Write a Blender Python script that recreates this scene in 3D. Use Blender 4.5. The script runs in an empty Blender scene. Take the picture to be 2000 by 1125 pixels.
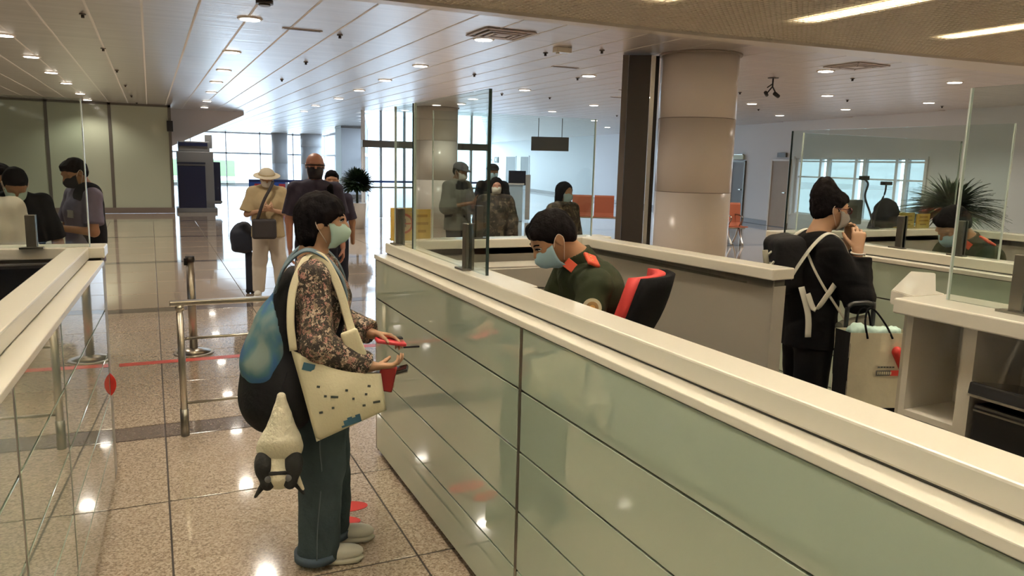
import bpy, bmesh, math, random
import numpy as np
from mathutils import Vector, Matrix

random.seed(7)
rng = np.random.default_rng(7)
scene = bpy.context.scene
COL = scene.collection

# ------------------------------------------------------------------ camera
cam_data = bpy.data.cameras.new('camera')
cam = bpy.data.objects.new('camera', cam_data)
COL.objects.link(cam)
cam_data.sensor_width = 36.0
cam_data.lens = 27.0
cam_data.clip_start = 0.05
cam_data.clip_end = 500
cam.matrix_world = Matrix((
    (0.90646, 0.04599, -0.41977, 0.0),
    (-0.42156, 0.15689, -0.89313, 0.0),
    (0.02478, 0.98654, 0.16161, 1.70),
    (0, 0, 0, 1)))
scene.camera = cam

# ------------------------------------------------------------------ world, exposure
world = bpy.data.worlds.new('overcast_sky')
scene.world = world
world.use_nodes = True
wn = world.node_tree.nodes
wn['Background'].inputs[0].default_value = (0.66, 0.82, 1.0, 1)
wn['Background'].inputs[1].default_value = 5.0
scene.view_settings.view_transform = 'Standard'
scene.view_settings.look = 'None'
scene.view_settings.exposure = 0.0
scene.view_settings.gamma = 1.0
scene.view_settings.use_curve_mapping = False
scene.cycles.max_bounces = 8
scene.cycles.transparent_max_bounces = 12
scene.cycles.sample_clamp_indirect = 8.0

DOWNLIGHT_W = 140.0
LUMINAIRE = 54.0
HC = 3.05          # ceiling height
CT = 1.235         # counter height

# ------------------------------------------------------------------ materials
MATS = {}
def mat(name, col, rough=0.5, metal=0.0, spec=0.5, var=0.0, vscale=8.0, bump=0.0, bscale=40.0, coat=0.0, emit=None, estr=0.0, sheen=0.0, trans=0.0):
    if name in MATS: return MATS[name]
    m = bpy.data.materials.new(name); m.use_nodes = True
    nt = m.node_tree; b = nt.nodes['Principled BSDF']
    b.inputs['Base Color'].default_value = (*col, 1)
    b.inputs['Roughness'].default_value = rough
    b.inputs['Metallic'].default_value = metal
    b.inputs['Specular IOR Level'].default_value = spec
    b.inputs['Coat Weight'].default_value = coat
    b.inputs['Coat Roughness'].default_value = 0.05
    if sheen: b.inputs['Sheen Weight'].default_value = sheen
    if trans: b.inputs['Transmission Weight'].default_value = trans
    if emit:
        b.inputs['Emission Color'].default_value = (*emit, 1)
        b.inputs['Emission Strength'].default_value = estr
    if var or bump:
        tc = nt.nodes.new('ShaderNodeTexCoord')
        n = nt.nodes.new('ShaderNodeTexNoise'); n.inputs['Scale'].default_value = vscale; n.inputs['Detail'].default_value = 4
        nt.links.new(tc.outputs['Object'], n.inputs['Vector'])
        if var:
            mx = nt.nodes.new('ShaderNodeMix'); mx.data_type = 'RGBA'
            mx.inputs['A'].default_value = (*[c * (1 - var) for c in col], 1)
            mx.inputs['B'].default_value = (*[min(1, c * (1 + var)) for c in col], 1)
            nt.links.new(n.outputs['Fac'], mx.inputs['Factor'])
            nt.links.new(mx.outputs['Result'], b.inputs['Base Color'])
        if bump:
            n2 = nt.nodes.new('ShaderNodeTexNoise'); n2.inputs['Scale'].default_value = bscale; n2.inputs['Detail'].default_value = 3
            nt.links.new(tc.outputs['Object'], n2.inputs['Vector'])
            bp = nt.nodes.new('ShaderNodeBump'); bp.inputs['Strength'].default_value = bump; bp.inputs['Distance'].default_value = 0.01
            nt.links.new(n2.outputs['Fac'], bp.inputs['Height'])
            nt.links.new(bp.outputs['Normal'], b.inputs['Normal'])
    MATS[name] = m
    return m

def ramp_node(nt, stops, interp='LINEAR'):
    r = nt.nodes.new('ShaderNodeValToRGB'); r.color_ramp.interpolation = interp
    e = r.color_ramp.elements
    while len(e) < len(stops): e.new(0.5)
    for i, (p, c) in enumerate(stops):
        e[i].position = p; e[i].color = (*c, 1)
    return r

def granite(name, c_lo, c_mid, c_hi, joints=False, rough=0.10):
    m = bpy.data.materials.new(name); m.use_nodes = True
    nt = m.node_tree; b = nt.nodes['Principled BSDF']
    geo = nt.nodes.new('ShaderNodeNewGeometry')
    n = nt.nodes.new('ShaderNodeTexNoise'); n.inputs['Scale'].default_value = 85; n.inputs['Detail'].default_value = 2.5; n.inputs['Roughness'].default_value = 0.7
    v = nt.nodes.new('ShaderNodeTexVoronoi'); v.inputs['Scale'].default_value = 120
    nt.links.new(geo.outputs['Position'], n.inputs['Vector']); nt.links.new(geo.outputs['Position'], v.inputs['Vector'])
    mx = nt.nodes.new('ShaderNodeMix'); mx.data_type = 'FLOAT'; mx.inputs['Factor'].default_value = 0.42
    nt.links.new(n.outputs['Fac'], mx.inputs['A'])
    sep = nt.nodes.new('ShaderNodeSeparateColor'); nt.links.new(v.outputs['Color'], sep.inputs[0]); nt.links.new(sep.outputs[0], mx.inputs['B'])
    r = ramp_node(nt, [(0.28, c_lo), (0.48, c_mid), (0.72, c_hi)])
    nt.links.new(mx.outputs['Result'], r.inputs[0])
    out = r.outputs[0]
    n2 = nt.nodes.new('ShaderNodeTexNoise'); n2.inputs['Scale'].default_value = 0.9; n2.inputs['Detail'].default_value = 1
    nt.links.new(geo.outputs['Position'], n2.inputs['Vector'])
    mv = nt.nodes.new('ShaderNodeMix'); mv.data_type = 'RGBA'; mv.blend_type = 'MULTIPLY'; mv.inputs['Factor'].default_value = 0.35
    r2 = ramp_node(nt, [(0.35, (0.80, 0.78, 0.76)), (0.65, (1.1, 1.1, 1.1))]); nt.links.new(n2.outputs['Fac'], r2.inputs[0])
    nt.links.new(out, mv.inputs['A']); nt.links.new(r2.outputs[0], mv.inputs['B']); out = mv.outputs['Result']
    if joints:   # far part of the floor, where the single tiles can no longer be told apart
        sx = nt.nodes.new('ShaderNodeSeparateXYZ'); nt.links.new(geo.outputs['Position'], sx.inputs[0])
        def line(sock, off, period, w):
            a = nt.nodes.new('ShaderNodeMath'); a.operation = 'SUBTRACT'; nt.links.new(sock, a.inputs[0]); a.inputs[1].default_value = off
            p = nt.nodes.new('ShaderNodeMath'); p.operation = 'FLOORED_MODULO'; nt.links.new(a.outputs[0], p.inputs[0]); p.inputs[1].default_value = period
            l = nt.nodes.new('ShaderNodeMath'); l.operation = 'LESS_THAN'; nt.links.new(p.outputs[0], l.inputs[0]); l.inputs[1].default_value = w
            return l.outputs[0]
        mxm = nt.nodes.new('ShaderNodeMath'); mxm.operation = 'MAXIMUM'
        mx2 = nt.nodes.new('ShaderNodeMath'); mx2.operation = 'MAXIMUM'
        nt.links.new(line(sx.outputs[0], 0.005, 0.97, 0.010), mx2.inputs[0]); nt.links.new(line(sx.outputs[1], 4.92, 0.97, 0.014), mx2.inputs[1])
        nt.links.new(mx2.outputs[0], mxm.inputs[0]); nt.links.new(line(sx.outputs[1], 4.92, 4.13, 0.25), mxm.inputs[1])
        md = nt.nodes.new('ShaderNodeMix'); md.data_type = 'RGBA'
        nt.links.new(mxm.outputs[0], md.inputs['Factor']); nt.links.new(out, md.inputs['A']); md.inputs['B'].default_value = (0.10, 0.085, 0.075, 1)
        out = md.outputs['Result']
    nt.links.new(out, b.inputs['Base Color'])
    b.inputs['Roughness'].default_value = rough
    b.inputs['Specular IOR Level'].default_value = 0.5
    b.inputs['Coat Weight'].default_value = 0.9; b.inputs['Coat IOR'].default_value = 1.6; b.inputs['Coat Roughness'].default_value = 0.045
    MATS[name] = m
    return m

def glass(name, tint=(0.93, 0.97, 0.95), refl=1.0):
    m = bpy.data.materials.new(name); m.use_nodes = True
    nt = m.node_tree; nt.nodes.remove(nt.nodes['Principled BSDF'])
    out = nt.nodes['Material Output']
    t = nt.nodes.new('ShaderNodeBsdfTransparent'); t.inputs[0].default_value = (*tint, 1)
    g = nt.nodes.new('ShaderNodeBsdfGlossy'); g.inputs['Roughness'].default_value = 0.02
    f = nt.nodes.new('ShaderNodeLayerWeight'); f.inputs[0].default_value = 0.5
    pw = nt.nodes.new('ShaderNodeMath'); pw.operation = 'POWER'; nt.links.new(f.outputs['Facing'], pw.inputs[0]); pw.inputs[1].default_value = 4.0
    mu = nt.nodes.new('ShaderNodeMath'); mu.operation = 'MULTIPLY_ADD'; mu.inputs[1].default_value = 0.75 * refl; mu.inputs[2].default_value = 0.045 * refl
    nt.links.new(pw.outputs[0], mu.inputs[0])
    mx = nt.nodes.new('ShaderNodeMixShader')
    nt.links.new(mu.outputs[0], mx.inputs[0]); nt.links.new(t.outputs[0], mx.inputs[1]); nt.links.new(g.outputs[0], mx.inputs[2])
    nt.links.new(mx.outputs[0], out.inputs[0])
    MATS[name] = m
    return m

def voronoi_print(name, stops, scale, rough=0.8, noise=0.35, second=None):
    m = bpy.data.materials.new(name); m.use_nodes = True
    nt = m.node_tree; b = nt.nodes['Principled BSDF']
    tc = nt.nodes.new('ShaderNodeTexCoord')
    n = nt.nodes.new('ShaderNodeTexNoise'); n.inputs['Scale'].default_value = scale * 1.4; n.inputs['Detail'].default_value = 3
    nt.links.new(tc.outputs['Object'], n.inputs['Vector'])
    add = nt.nodes.new('ShaderNodeMix'); add.data_type = 'VECTOR'; add.inputs['Factor'].default_value = 0.06
    nt.links.new(tc.outputs['Object'], add.inputs['A']); nt.links.new(n.outputs['Color'], add.inputs['B'])
    v = nt.nodes.new('ShaderNodeTexVoronoi'); v.inputs['Scale'].default_value = scale
    nt.links.new(add.outputs['Result'], v.inputs['Vector'])
    sep = nt.nodes.new('ShaderNodeSeparateColor'); nt.links.new(v.outputs['Color'], sep.inputs[0])
    mx = nt.nodes.new('ShaderNodeMix'); mx.data_type = 'FLOAT'; mx.inputs['Factor'].default_value = noise
    nt.links.new(sep.outputs[0], mx.inputs['A']); nt.links.new(n.outputs['Fac'], mx.inputs['B'])
    r = ramp_node(nt, stops, 'CONSTANT'); nt.links.new(mx.outputs['Result'], r.inputs[0])
    nt.links.new(r.outputs[0], b.inputs['Base Color'])
    b.inputs['Roughness'].default_value = rough
    MATS[name] = m
    return m

granite('granite', (0.25, 0.185, 0.135), (0.45, 0.36, 0.27), (0.64, 0.53, 0.415))
granite('granite_far', (0.25, 0.185, 0.135), (0.45, 0.36, 0.27), (0.64, 0.53, 0.415), joints=True)
granite('granite_dark', (0.07, 0.055, 0.05), (0.145, 0.115, 0.10), (0.24, 0.20, 0.18))
mat('grout', (0.045, 0.036, 0.03), 0.7)
mat('cap_white', (0.85, 0.81, 0.71), 0.22, var=0.02, vscale=2.0, coat=0.2)
mat('panel_green', (0.46, 0.55, 0.45), 0.03, spec=0.6, var=0.015, vscale=1.5, coat=1.0)
MATS['panel_green'].node_tree.nodes['Principled BSDF'].inputs['Coat IOR'].default_value = 1.8
MATS['panel_green'].node_tree.nodes['Principled BSDF'].inputs['Coat Roughness'].default_value = 0.02
mat('panel_core', (0.06, 0.06, 0.05), 0.6)
mat('steel', (0.55, 0.52, 0.46), 0.28, 1.0, bump=0.05, bscale=200)
mat('steel_dark', (0.26, 0.25, 0.22), 0.32, 1.0)
mat('steel_bright', (0.92, 0.92, 0.92), 0.25, 0.9)
mat('laminate_grey', (0.40, 0.375, 0.33), 0.45, var=0.03, vscale=3)
mat('laminate_light', (0.66, 0.62, 0.54), 0.4, var=0.02, vscale=3)
mat('toe_kick', (0.05, 0.04, 0.035), 0.4)
glass('glass_clear', (0.92, 0.96, 0.94))
glass('glass_window', (0.97, 0.99, 1.0), 0.6)
glass('glass_dimmed', (0.53, 0.54, 0.53), 0.6)  # grey put into the panes to dim daylight behind the wide window
mat('glass_edge', (0.02, 0.035, 0.032), 0.15)
mat('glass_edge_light', (0.72, 0.80, 0.78), 0.2)
mat('black_plastic', (0.012, 0.012, 0.014), 0.35)
mat('screen_black', (0.008, 0.009, 0.012), 0.08)
mat('wall_white', (0.72, 0.72, 0.72), 0.6, var=0.02, vscale=1.0)
mat('wall_glass_green', (0.40, 0.435, 0.335), 0.07, spec=0.75, var=0.03, vscale=0.6)
mat('mullion', (0.16, 0.15, 0.13), 0.35, 0.6)
mat('mullion_white', (0.80, 0.84, 0.88), 0.4)
mat('column_stone', (0.88, 0.80, 0.735), 0.22, spec=0.4, var=0.012, vscale=2.5)
mat('column_joint', (0.30, 0.25, 0.21), 0.5)
mat('pillar_far', (0.42, 0.42, 0.43), 0.4)
mat('charcoal', (0.055, 0.047, 0.042), 0.35)
mat('charcoal_side', (0.15, 0.13, 0.115), 0.35)
mat('black_gap', (0.01, 0.007, 0.007), 0.4)
mat('skirting', (0.16, 0.13, 0.11), 0.3)
mat('soffit_grey', (0.58, 0.51, 0.47), 0.45)
mat('grille_beige', (0.84, 0.77, 0.64), 0.5)
mat('plenum', (0.55, 0.51, 0.44), 0.9)
mat('trim_light', (0.70, 0.65, 0.58), 0.35)
mat('downlight_lens', (1, 1, 1), 0.4, emit=(1.0, 0.93, 0.82), estr=14.0)
mat('downlight_ring', (0.75, 0.70, 0.64), 0.4)
mat('tube_glow', (1, 1, 1), 0.4, emit=(1.0, 0.92, 0.76), estr=LUMINAIRE)
mat('red_sticker', (0.62, 0.035, 0.025), 0.35)
mat('red_tape', (0.58, 0.06, 0.045), 0.35)
mat('navy', (0.005, 0.009, 0.035), 0.3)
mat('navy_dark', (0.006, 0.01, 0.03), 0.3)
mat('machine_grey', (0.12, 0.125, 0.13), 0.45)
mat('orange_seat', (0.40, 0.12, 0.065), 0.3)
mat('sign_grey', (0.115, 0.11, 0.095), 0.4)
mat('yellow_card', (0.60, 0.42, 0.10), 0.45)
mat('yellow_dark', (0.34, 0.20, 0.03), 0.45)
mat('ring_red', (0.45, 0.09, 0.05), 0.45)
mat('pictogram', (0.20, 0.15, 0.15), 0.5)
mat('card_pale', (0.62, 0.50, 0.30), 0.5)
mat('leaf', (0.028, 0.055, 0.018), 0.5, var=0.4, vscale=6)
mat('leaf_dark', (0.012, 0.03, 0.012), 0.5, var=0.4, vscale=6)
mat('pot', (0.55, 0.53, 0.50), 0.4)
mat('door_grey', (0.20, 0.195, 0.185), 0.5)
mat('door_wood', (0.36, 0.27, 0.18), 0.5, var=0.1, vscale=3)
mat('exit_green', (0.55, 0.62, 0.42), 0.4)
mat('blue_banner', (0.03, 0.09, 0.36), 0.5)
mat('blue_banner_dark', (0.01, 0.02, 0.10), 0.5)
mat('pale_blue', (0.45, 0.60, 0.75), 0.4)
mat('outdoor_ground', (0.80, 0.80, 0.80), 0.8)
mat('outdoor_green', (0.25, 0.42, 0.18), 0.8)
# people
mat('skin_fair', (0.46, 0.27, 0.165), 0.5, var=0.06, vscale=20)
mat('skin_tan', (0.36, 0.185, 0.10), 0.5, var=0.06, vscale=20)
mat('skin_pink', (0.52, 0.25, 0.18), 0.45, var=0.06, vscale=20)
mat('hair_black', (0.006, 0.005, 0.006), 0.7, spec=0.05, bump=0.3, bscale=120)
mat('eye_white', (0.75, 0.72, 0.68), 0.2)
mat('eye_iris', (0.02, 0.012, 0.008), 0.15)
mat('mask_green', (0.50, 0.68, 0.62), 0.75)
mat('mask_blue', (0.40, 0.60, 0.72), 0.75)
mat('mask_white', (0.70, 0.68, 0.62), 0.75)
mat('mask_grey', (0.40, 0.37, 0.34), 0.75)
mat('mask_black', (0.012, 0.012, 0.02), 0.75)
mat('mask_loop', (0.72, 0.62, 0.55), 0.7)
mat('denim', (0.040, 0.058, 0.066), 0.9, spec=0.2, var=0.25, vscale=14, bump=0.25, bscale=60)
mat('denim_hem', (0.05, 0.075, 0.105), 0.85)
mat('stitch', (0.08, 0.10, 0.11), 0.8)
mat('shoe_white', (0.70, 0.67, 0.58), 0.5)
mat('shoe_sole', (0.60, 0.57, 0.46), 0.6)
mat('shoe_dark', (0.02, 0.018, 0.016), 0.5)
mat('cream_canvas', (0.72, 0.66, 0.47), 0.85, var=0.05, vscale=10, bump=0.15, bscale=120)
mat('print_blue', (0.03, 0.10, 0.16), 0.8)
mat('print_ink', (0.05, 0.06, 0.05), 0.8)
mat('pack_black', (0.007, 0.007, 0.009), 0.75, spec=0.2, bump=0.2, bscale=60)
mat('pack_strap', (0.10, 0.15, 0.19), 0.75)
mat('plush_white', (0.76, 0.70, 0.54), 0.95, bump=0.5, bscale=90)
mat('plush_black', (0.012, 0.012, 0.012), 0.9, bump=0.4, bscale=90)
mat('plush_grey', (0.10, 0.10, 0.105), 0.3)
mat('uniform_green', (0.022, 0.028, 0.013), 0.85, spec=0.2, var=0.12, vscale=9, bump=0.15, bscale=50)
mat('uniform_red', (0.50, 0.055, 0.02), 0.55)
mat('insignia_gold', (0.72, 0.40, 0.12), 0.35, 0.5)
mat('patch_cream', (0.56, 0.50, 0.34), 0.7)
mat('patch_brown', (0.26, 0.15, 0.05), 0.7)
mat('chair_red', (0.42, 0.022, 0.022), 0.7)
mat('black_fabric', (0.005, 0.005, 0.006), 0.9, spec=0.12, bump=0.15, bscale=50)
mat('white_strap', (0.66, 0.64, 0.56), 0.7)
mat('bag_grey', (0.24, 0.23, 0.18), 0.6)
mat('bag_dark', (0.08, 0.08, 0.06), 0.6)
mat('frame_red', (0.10, 0.01, 0.012), 0.2)
mat('paper_cream', (0.72, 0.66, 0.50), 0.65, var=0.08, vscale=14, bump=0.25, bscale=22)
mat('bag_red', (0.56, 0.035, 0.03), 0.45)
mat('passport_red', (0.20, 0.006, 0.008), 0.5)
mat('phone_red', (0.55, 0.04, 0.06), 0.35)
mat('khaki', (0.40, 0.31, 0.17), 0.85, var=0.08, vscale=12)
mat('pants_cream', (0.60, 0.54, 0.45), 0.85, var=0.05, vscale=8)
mat('hat_cream', (0.50, 0.44, 0.32), 0.85)
mat('navy_shirt', (0.035, 0.030, 0.058), 0.85, var=0.2, vscale=10)
mat('navy_pants', (0.012, 0.016, 0.035), 0.85)
mat('lilac_shirt', (0.16, 0.145, 0.22), 0.8, var=0.1, vscale=8)
mat('brown_pants', (0.11, 0.06, 0.025), 0.85)
mat('black_polo', (0.010, 0.010, 0.014), 0.9, spec=0.15)
mat('white_shirt', (0.62, 0.56, 0.49), 0.8, var=0.08, vscale=6)
mat('grey_shirt', (0.20, 0.19, 0.16), 0.85)
mat('dark_coat', (0.014, 0.015, 0.019), 0.9, spec=0.15)
mat('cap_grey', (0.13, 0.125, 0.14), 0.85)
mat('brown_coat', (0.055, 0.042, 0.030), 0.9)
mat('bag_navy', (0.010, 0.014, 0.028), 0.7)
mat('charcoal_bag', (0.035, 0.03, 0.03), 0.7)
mat('badge_white', (0.60, 0.62, 0.58), 0.5)
FL = [(0.0, (0.018, 0.013, 0.011)), (0.40, (0.06, 0.045, 0.034)), (0.49, (0.24, 0.18, 0.125)), (0.56, (0.36, 0.17, 0.15)), (0.63, (0.03, 0.028, 0.02)), (0.73, (0.50, 0.39, 0.30))]
mat('shelf_black', (0.01, 0.01, 0.01), 0.6)
voronoi_print('floral', FL, 62.0, noise=0.40)
voronoi_print('floral_brown', [(0.0, (0.02, 0.015, 0.012)), (0.45, (0.07, 0.05, 0.035)), (0.6, (0.15, 0.12, 0.08)), (0.7, (0.04, 0.03, 0.025))], 26.0)
def soft_print(name, stops, scale):
    m = bpy.data.materials.new(name); m.use_nodes = True; nt = m.node_tree; b = nt.nodes['Principled BSDF']
    tc = nt.nodes.new('ShaderNodeTexCoord'); n = nt.nodes.new('ShaderNodeTexNoise'); n.inputs['Scale'].default_value = scale; n.inputs['Detail'].default_value = 2.5; n.inputs['Distortion'].default_value = 0.6
    nt.links.new(tc.outputs['Object'], n.inputs['Vector'])
    r = ramp_node(nt, stops); nt.links.new(n.outputs['Fac'], r.inputs[0]); nt.links.new(r.outputs[0], b.inputs['Base Color']); b.inputs['Roughness'].default_value = 0.7
    MATS[name] = m
soft_print('pack_blue', [(0.34, (0.012, 0.05, 0.13)), (0.46, (0.02, 0.09, 0.22)), (0.54, (0.05, 0.13, 0.17)), (0.66, (0.16, 0.21, 0.20))], 6.0)

# satin ceiling metal: fine cross grooves
def ceiling_metal():
    m = bpy.data.materials.new('ceiling_metal'); m.use_nodes = True
    nt = m.node_tree; b = nt.nodes['Principled BSDF']
    geo = nt.nodes.new('ShaderNodeNewGeometry'); sx = nt.nodes.new('ShaderNodeSeparateXYZ'); nt.links.new(geo.outputs['Position'], sx.inputs[0])
    cb = nt.nodes.new('ShaderNodeCombineXYZ')
    sy = nt.nodes.new('ShaderNodeMath'); sy.operation = 'MULTIPLY'; nt.links.new(sx.outputs[1], sy.inputs[0]); sy.inputs[1].default_value = 4.5
    s2 = nt.nodes.new('ShaderNodeMath'); s2.operation = 'MULTIPLY'; nt.links.new(sx.outputs[0], s2.inputs[0]); s2.inputs[1].default_value = 0.22
    nt.links.new(sy.outputs[0], cb.inputs[1]); nt.links.new(s2.outputs[0], cb.inputs[0])
    n = nt.nodes.new('ShaderNodeTexNoise'); n.inputs['Scale'].default_value = 1.6; n.inputs['Detail'].default_value = 3; n.inputs['Roughness'].default_value = 0.65
    nt.links.new(cb.outputs[0], n.inputs['Vector'])
    r = ramp_node(nt, [(0.3, (0.58, 0.545, 0.53)), (0.7, (0.70, 0.66, 0.64))]); nt.links.new(n.outputs['Fac'], r.inputs[0])
    nt.links.new(r.outputs[0], b.inputs['Base Color'])
    bp = nt.nodes.new('ShaderNodeBump'); bp.inputs['Strength'].default_value = 0.3; bp.inputs['Distance'].default_value = 0.012
    nt.links.new(n.outputs['Fac'], bp.inputs['Height']); nt.links.new(bp.outputs['Normal'], b.inputs['Normal'])
    b.inputs['Metallic'].default_value = 0.65
    b.inputs['Roughness'].default_value = 0.30
    b.inputs['Anisotropic'].default_value = 0.92
    tg = nt.nodes.new('ShaderNodeCombineXYZ'); tg.inputs[0].default_value = 1.0; nt.links.new(tg.outputs[0], b.inputs['Tangent'])
    MATS['ceiling_metal'] = m
ceiling_metal()
mat('ceiling_joint', (0.80, 0.78, 0.75), 0.5)

# ------------------------------------------------------------------ object helpers
def M_(m): return MATS[m] if isinstance(m, str) else m

def finish(name, me, m, parent=None, loc=None, rot=None, smooth=False):
    o = bpy.data.objects.new(name, me); COL.objects.link(o)
    if m is not None: me.materials.append(M_(m))
    if parent is not None: o.parent = parent
    if loc is not None: o.location = loc
    if rot is not None: o.rotation_euler = rot
    if smooth: me.polygons.foreach_set('use_smooth', [True] * len(me.polygons))
    return o

def bm_obj(name, bm, m, parent=None, loc=None, rot=None, smooth=False):
    me = bpy.data.meshes.new(name); bm.normal_update(); bm.to_mesh(me); bm.free()
    return finish(name, me, m, parent, loc, rot, smooth)

def thing(name, label, cat, loc=(0, 0, 0), rz=0.0, group=None):
    o = bpy.data.objects.new(name, None); COL.objects.link(o)
    o.empty_display_size = 0.05
    o.location = loc; o.rotation_euler = (0, 0, rz)
    tag(o, label, cat, group)
    return o

def tag(o, label=None, cat=None, group=None, kind=None):
    if label: o['label'] = label
    if cat: o['category'] = cat
    if group: o['group'] = group
    if kind: o['kind'] = kind
    return o

def add_box(bm, c, s, R=None, bevel=0.0, seg=2):
    r = bmesh.ops.create_cube(bm, size=1.0)
    vs = r['verts']
    bmesh.ops.scale(bm, vec=s, verts=vs)
    if bevel > 0:
        es = list({e for v in vs for e in v.link_edges})
        rb = bmesh.ops.bevel(bm, geom=es, offset=bevel, segments=seg, affect='EDGES', profile=0.5)
        vs = list({v for f in rb['faces'] for v in f.verts} | {v for v in vs if v.is_valid})
    if R is not None: bmesh.ops.rotate(bm, cent=(0, 0, 0), matrix=R, verts=vs)
    bmesh.ops.translate(bm, vec=c, verts=vs)
    return vs

def box(name, c, s, m, parent=None, bevel=0.0, R=None, loc=None, rot=None):
    bm = bmesh.new(); add_box(bm, c, s, R, bevel)
    return bm_obj(name, bm, m, parent, loc, rot)

def box2(name, lo, hi, m, parent=None, bevel=0.0):
    c = [(a + b) / 2 for a, b in zip(lo, hi)]; s = [abs(b - a) for a, b in zip(lo, hi)]
    return box(name, c, s, m, parent, bevel)

def add_cyl(bm, a, b, r1, r2=None, n=16, caps=True):
    a = Vector(a); b = Vector(b); r2 = r1 if r2 is None else r2
    d = b - a; L = d.length
    q = Vector((0, 0, 1)).rotation_difference(d.normalized()).to_matrix().to_4x4()
    bmesh.ops.create_cone(bm, cap_ends=caps, segments=n, radius1=r1, radius2=r2, depth=L, matrix=Matrix.Translation((a + b) / 2) @ q)

def cyl(name, a, b, r, m, parent=None, r2=None, n=20, smooth=True):
    bm = bmesh.new(); add_cyl(bm, a, b, r, r2, n)
    o = bm_obj(name, bm, m, parent)
    if smooth:
        for p in o.data.polygons: p.use_smooth = len(p.vertices) == 4
    return o

def tube(name, pts, r, m, parent=None, n=8, flat=None, closed=False):
    """swept tube along points; flat=(width, thickness, side vector) gives a strap"""
    P = np.array(pts, float)
    V = []; F = []
    N = len(P)
    up0 = np.array([0.0, 0, 1])
    for i in range(N):
        t = P[min(i + 1, N - 1)] - P[max(i - 1, 0)]
        t = t / (np.linalg.norm(t) + 1e-9)
        if flat is not None:
            s = np.array(flat[2], float); s = s - t * (s @ t); s /= np.linalg.norm(s) + 1e-9
        else:
            s = np.cross(t, up0 if abs(t[2]) < 0.9 else np.array([1.0, 0, 0])); s /= np.linalg.norm(s) + 1e-9
        w = np.cross(s, t)
        for k in range(n):
            a = 2 * math.pi * k / n
            if flat is not None: V.append(P[i] + s * flat[0] / 2 * math.cos(a) + w * flat[1] / 2 * math.sin(a))
            else: V.append(P[i] + r * (s * math.cos(a) + w * math.sin(a)))
    for i in range(N - 1):
        for k in range(n):
            F.append((i * n + k, i * n + (k + 1) % n, (i + 1) * n + (k + 1) % n, (i + 1) * n + k))
    F.append(tuple(range(n))[::-1]); F.append(tuple((N - 1) * n + k for k in range(n)))
    me = bpy.data.meshes.new(name); me.from_pydata([tuple(v) for v in V], [], F); me.update()
    return finish(name, me, m, parent, smooth=True)

def spline(pts, n=8):
    """Catmull-Rom through points"""
    P = [np.array(p, float) for p in pts]; P = [2 * P[0] - P[1]] + P + [2 * P[-1] - P[-2]]
    out = []
    for i in range(1, len(P) - 2):
        for k in range(n):
            t = k / n
            out.append(0.5 * ((2 * P[i]) + (-P[i - 1] + P[i + 1]) * t + (2 * P[i - 1] - 5 * P[i] + 4 * P[i + 1] - P[i + 2]) * t * t + (-P[i - 1] + 3 * P[i] - 3 * P[i + 1] + P[i + 2]) * t ** 3))
    out.append(P[-2])
    return out

def prism(name, poly, z0, z1, m, parent=None, bevel=0.0):
    bm = bmesh.new()
    a = [bm.verts.new((x, y, z0)) for x, y in poly]; b = [bm.verts.new((x, y, z1)) for x, y in poly]
    n = len(poly)
    bm.faces.new(a[::-1]); bm.faces.new(b)
    for i in range(n): bm.faces.new((a[i], a[(i + 1) % n], b[(i + 1) % n], b[i]))
    bmesh.ops.recalc_face_normals(bm, faces=bm.faces)
    if bevel: bmesh.ops.bevel(bm, geom=list(bm.edges), offset=bevel, segments=2, affect='EDGES')
    return bm_obj(name, bm, m, parent)

def disc(name, c, rx, ry, m, parent=None, rz=0.0, n=32, th=0.002):
    bm = bmesh.new()
    bmesh.ops.create_cone(bm, cap_ends=True, segments=n, radius1=1, radius2=1, depth=th, matrix=Matrix.Translation(c) @ Matrix.Rotation(rz, 4, 'Z') @ Matrix.Diagonal((rx, ry, 1, 1)))
    return bm_obj(name, bm, m, parent)

def copy_tree(o, parent=None):
    c = o.copy(); COL.objects.link(c); c.parent = parent
    for ch in list(o.children): copy_tree(ch, c)
    return c

# ================================================================== THE SETTING
# ---- floor: slab + single granite tiles with recessed joints
TILE = 0.97; MOD = 4 * TILE + 0.25; SX = 0.01; SY = 4.92
floor = box2('floor', (-14, -8, -0.10), (24, 56, -0.004), 'granite_far')
tag(floor, 'polished speckled beige granite floor with dark stripes', None, None, 'structure')
def shared_box_mesh(name, s, m, bevel):
    bm = bmesh.new(); add_box(bm, (0, 0, 0), s, None, bevel, 1)
    me = bpy.data.meshes.new(name); bm.normal_update(); bm.to_mesh(me); bm.free(); me.materials.append(M_(m)); return me
me_tile = shared_box_mesh('tile', (TILE - 0.008, TILE - 0.012, 0.012), 'granite', 0.0015)
me_strip = shared_box_mesh('dark_tile', (TILE - 0.008, 0.25 - 0.010, 0.012), 'granite_dark', 0.0015)
box2('tile_bed', (SX - 3 * TILE, SY - MOD, -0.0039), (SX + 7 * TILE, SY + 4 * MOD - 0.003, -0.0035), 'grout', floor)
def hidden_cell(x, y):
    if y < 3.9 and (1.7 < x < 2.5 or 4.6 < x < 8 or x < -1.0): return True
    return False
for mod in range(-1, 4):
    y0 = SY + mod * MOD
    for k in range(-3, 7):
        x = SX + (k + 0.5) * TILE
        if not hidden_cell(x, y0 + .12):
            o = bpy.data.objects.new('dark_tile', me_strip); COL.objects.link(o); o.parent = floor; o.location = (x, y0 + 0.125, -0.006)
        for r in range(4):
            y = y0 + 0.25 + (r + 0.5) * TILE
            if hidden_cell(x, y): continue
            o = bpy.data.objects.new('tile', me_tile); COL.objects.link(o); o.parent = floor; o.location = (x, y, -0.006)

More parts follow.
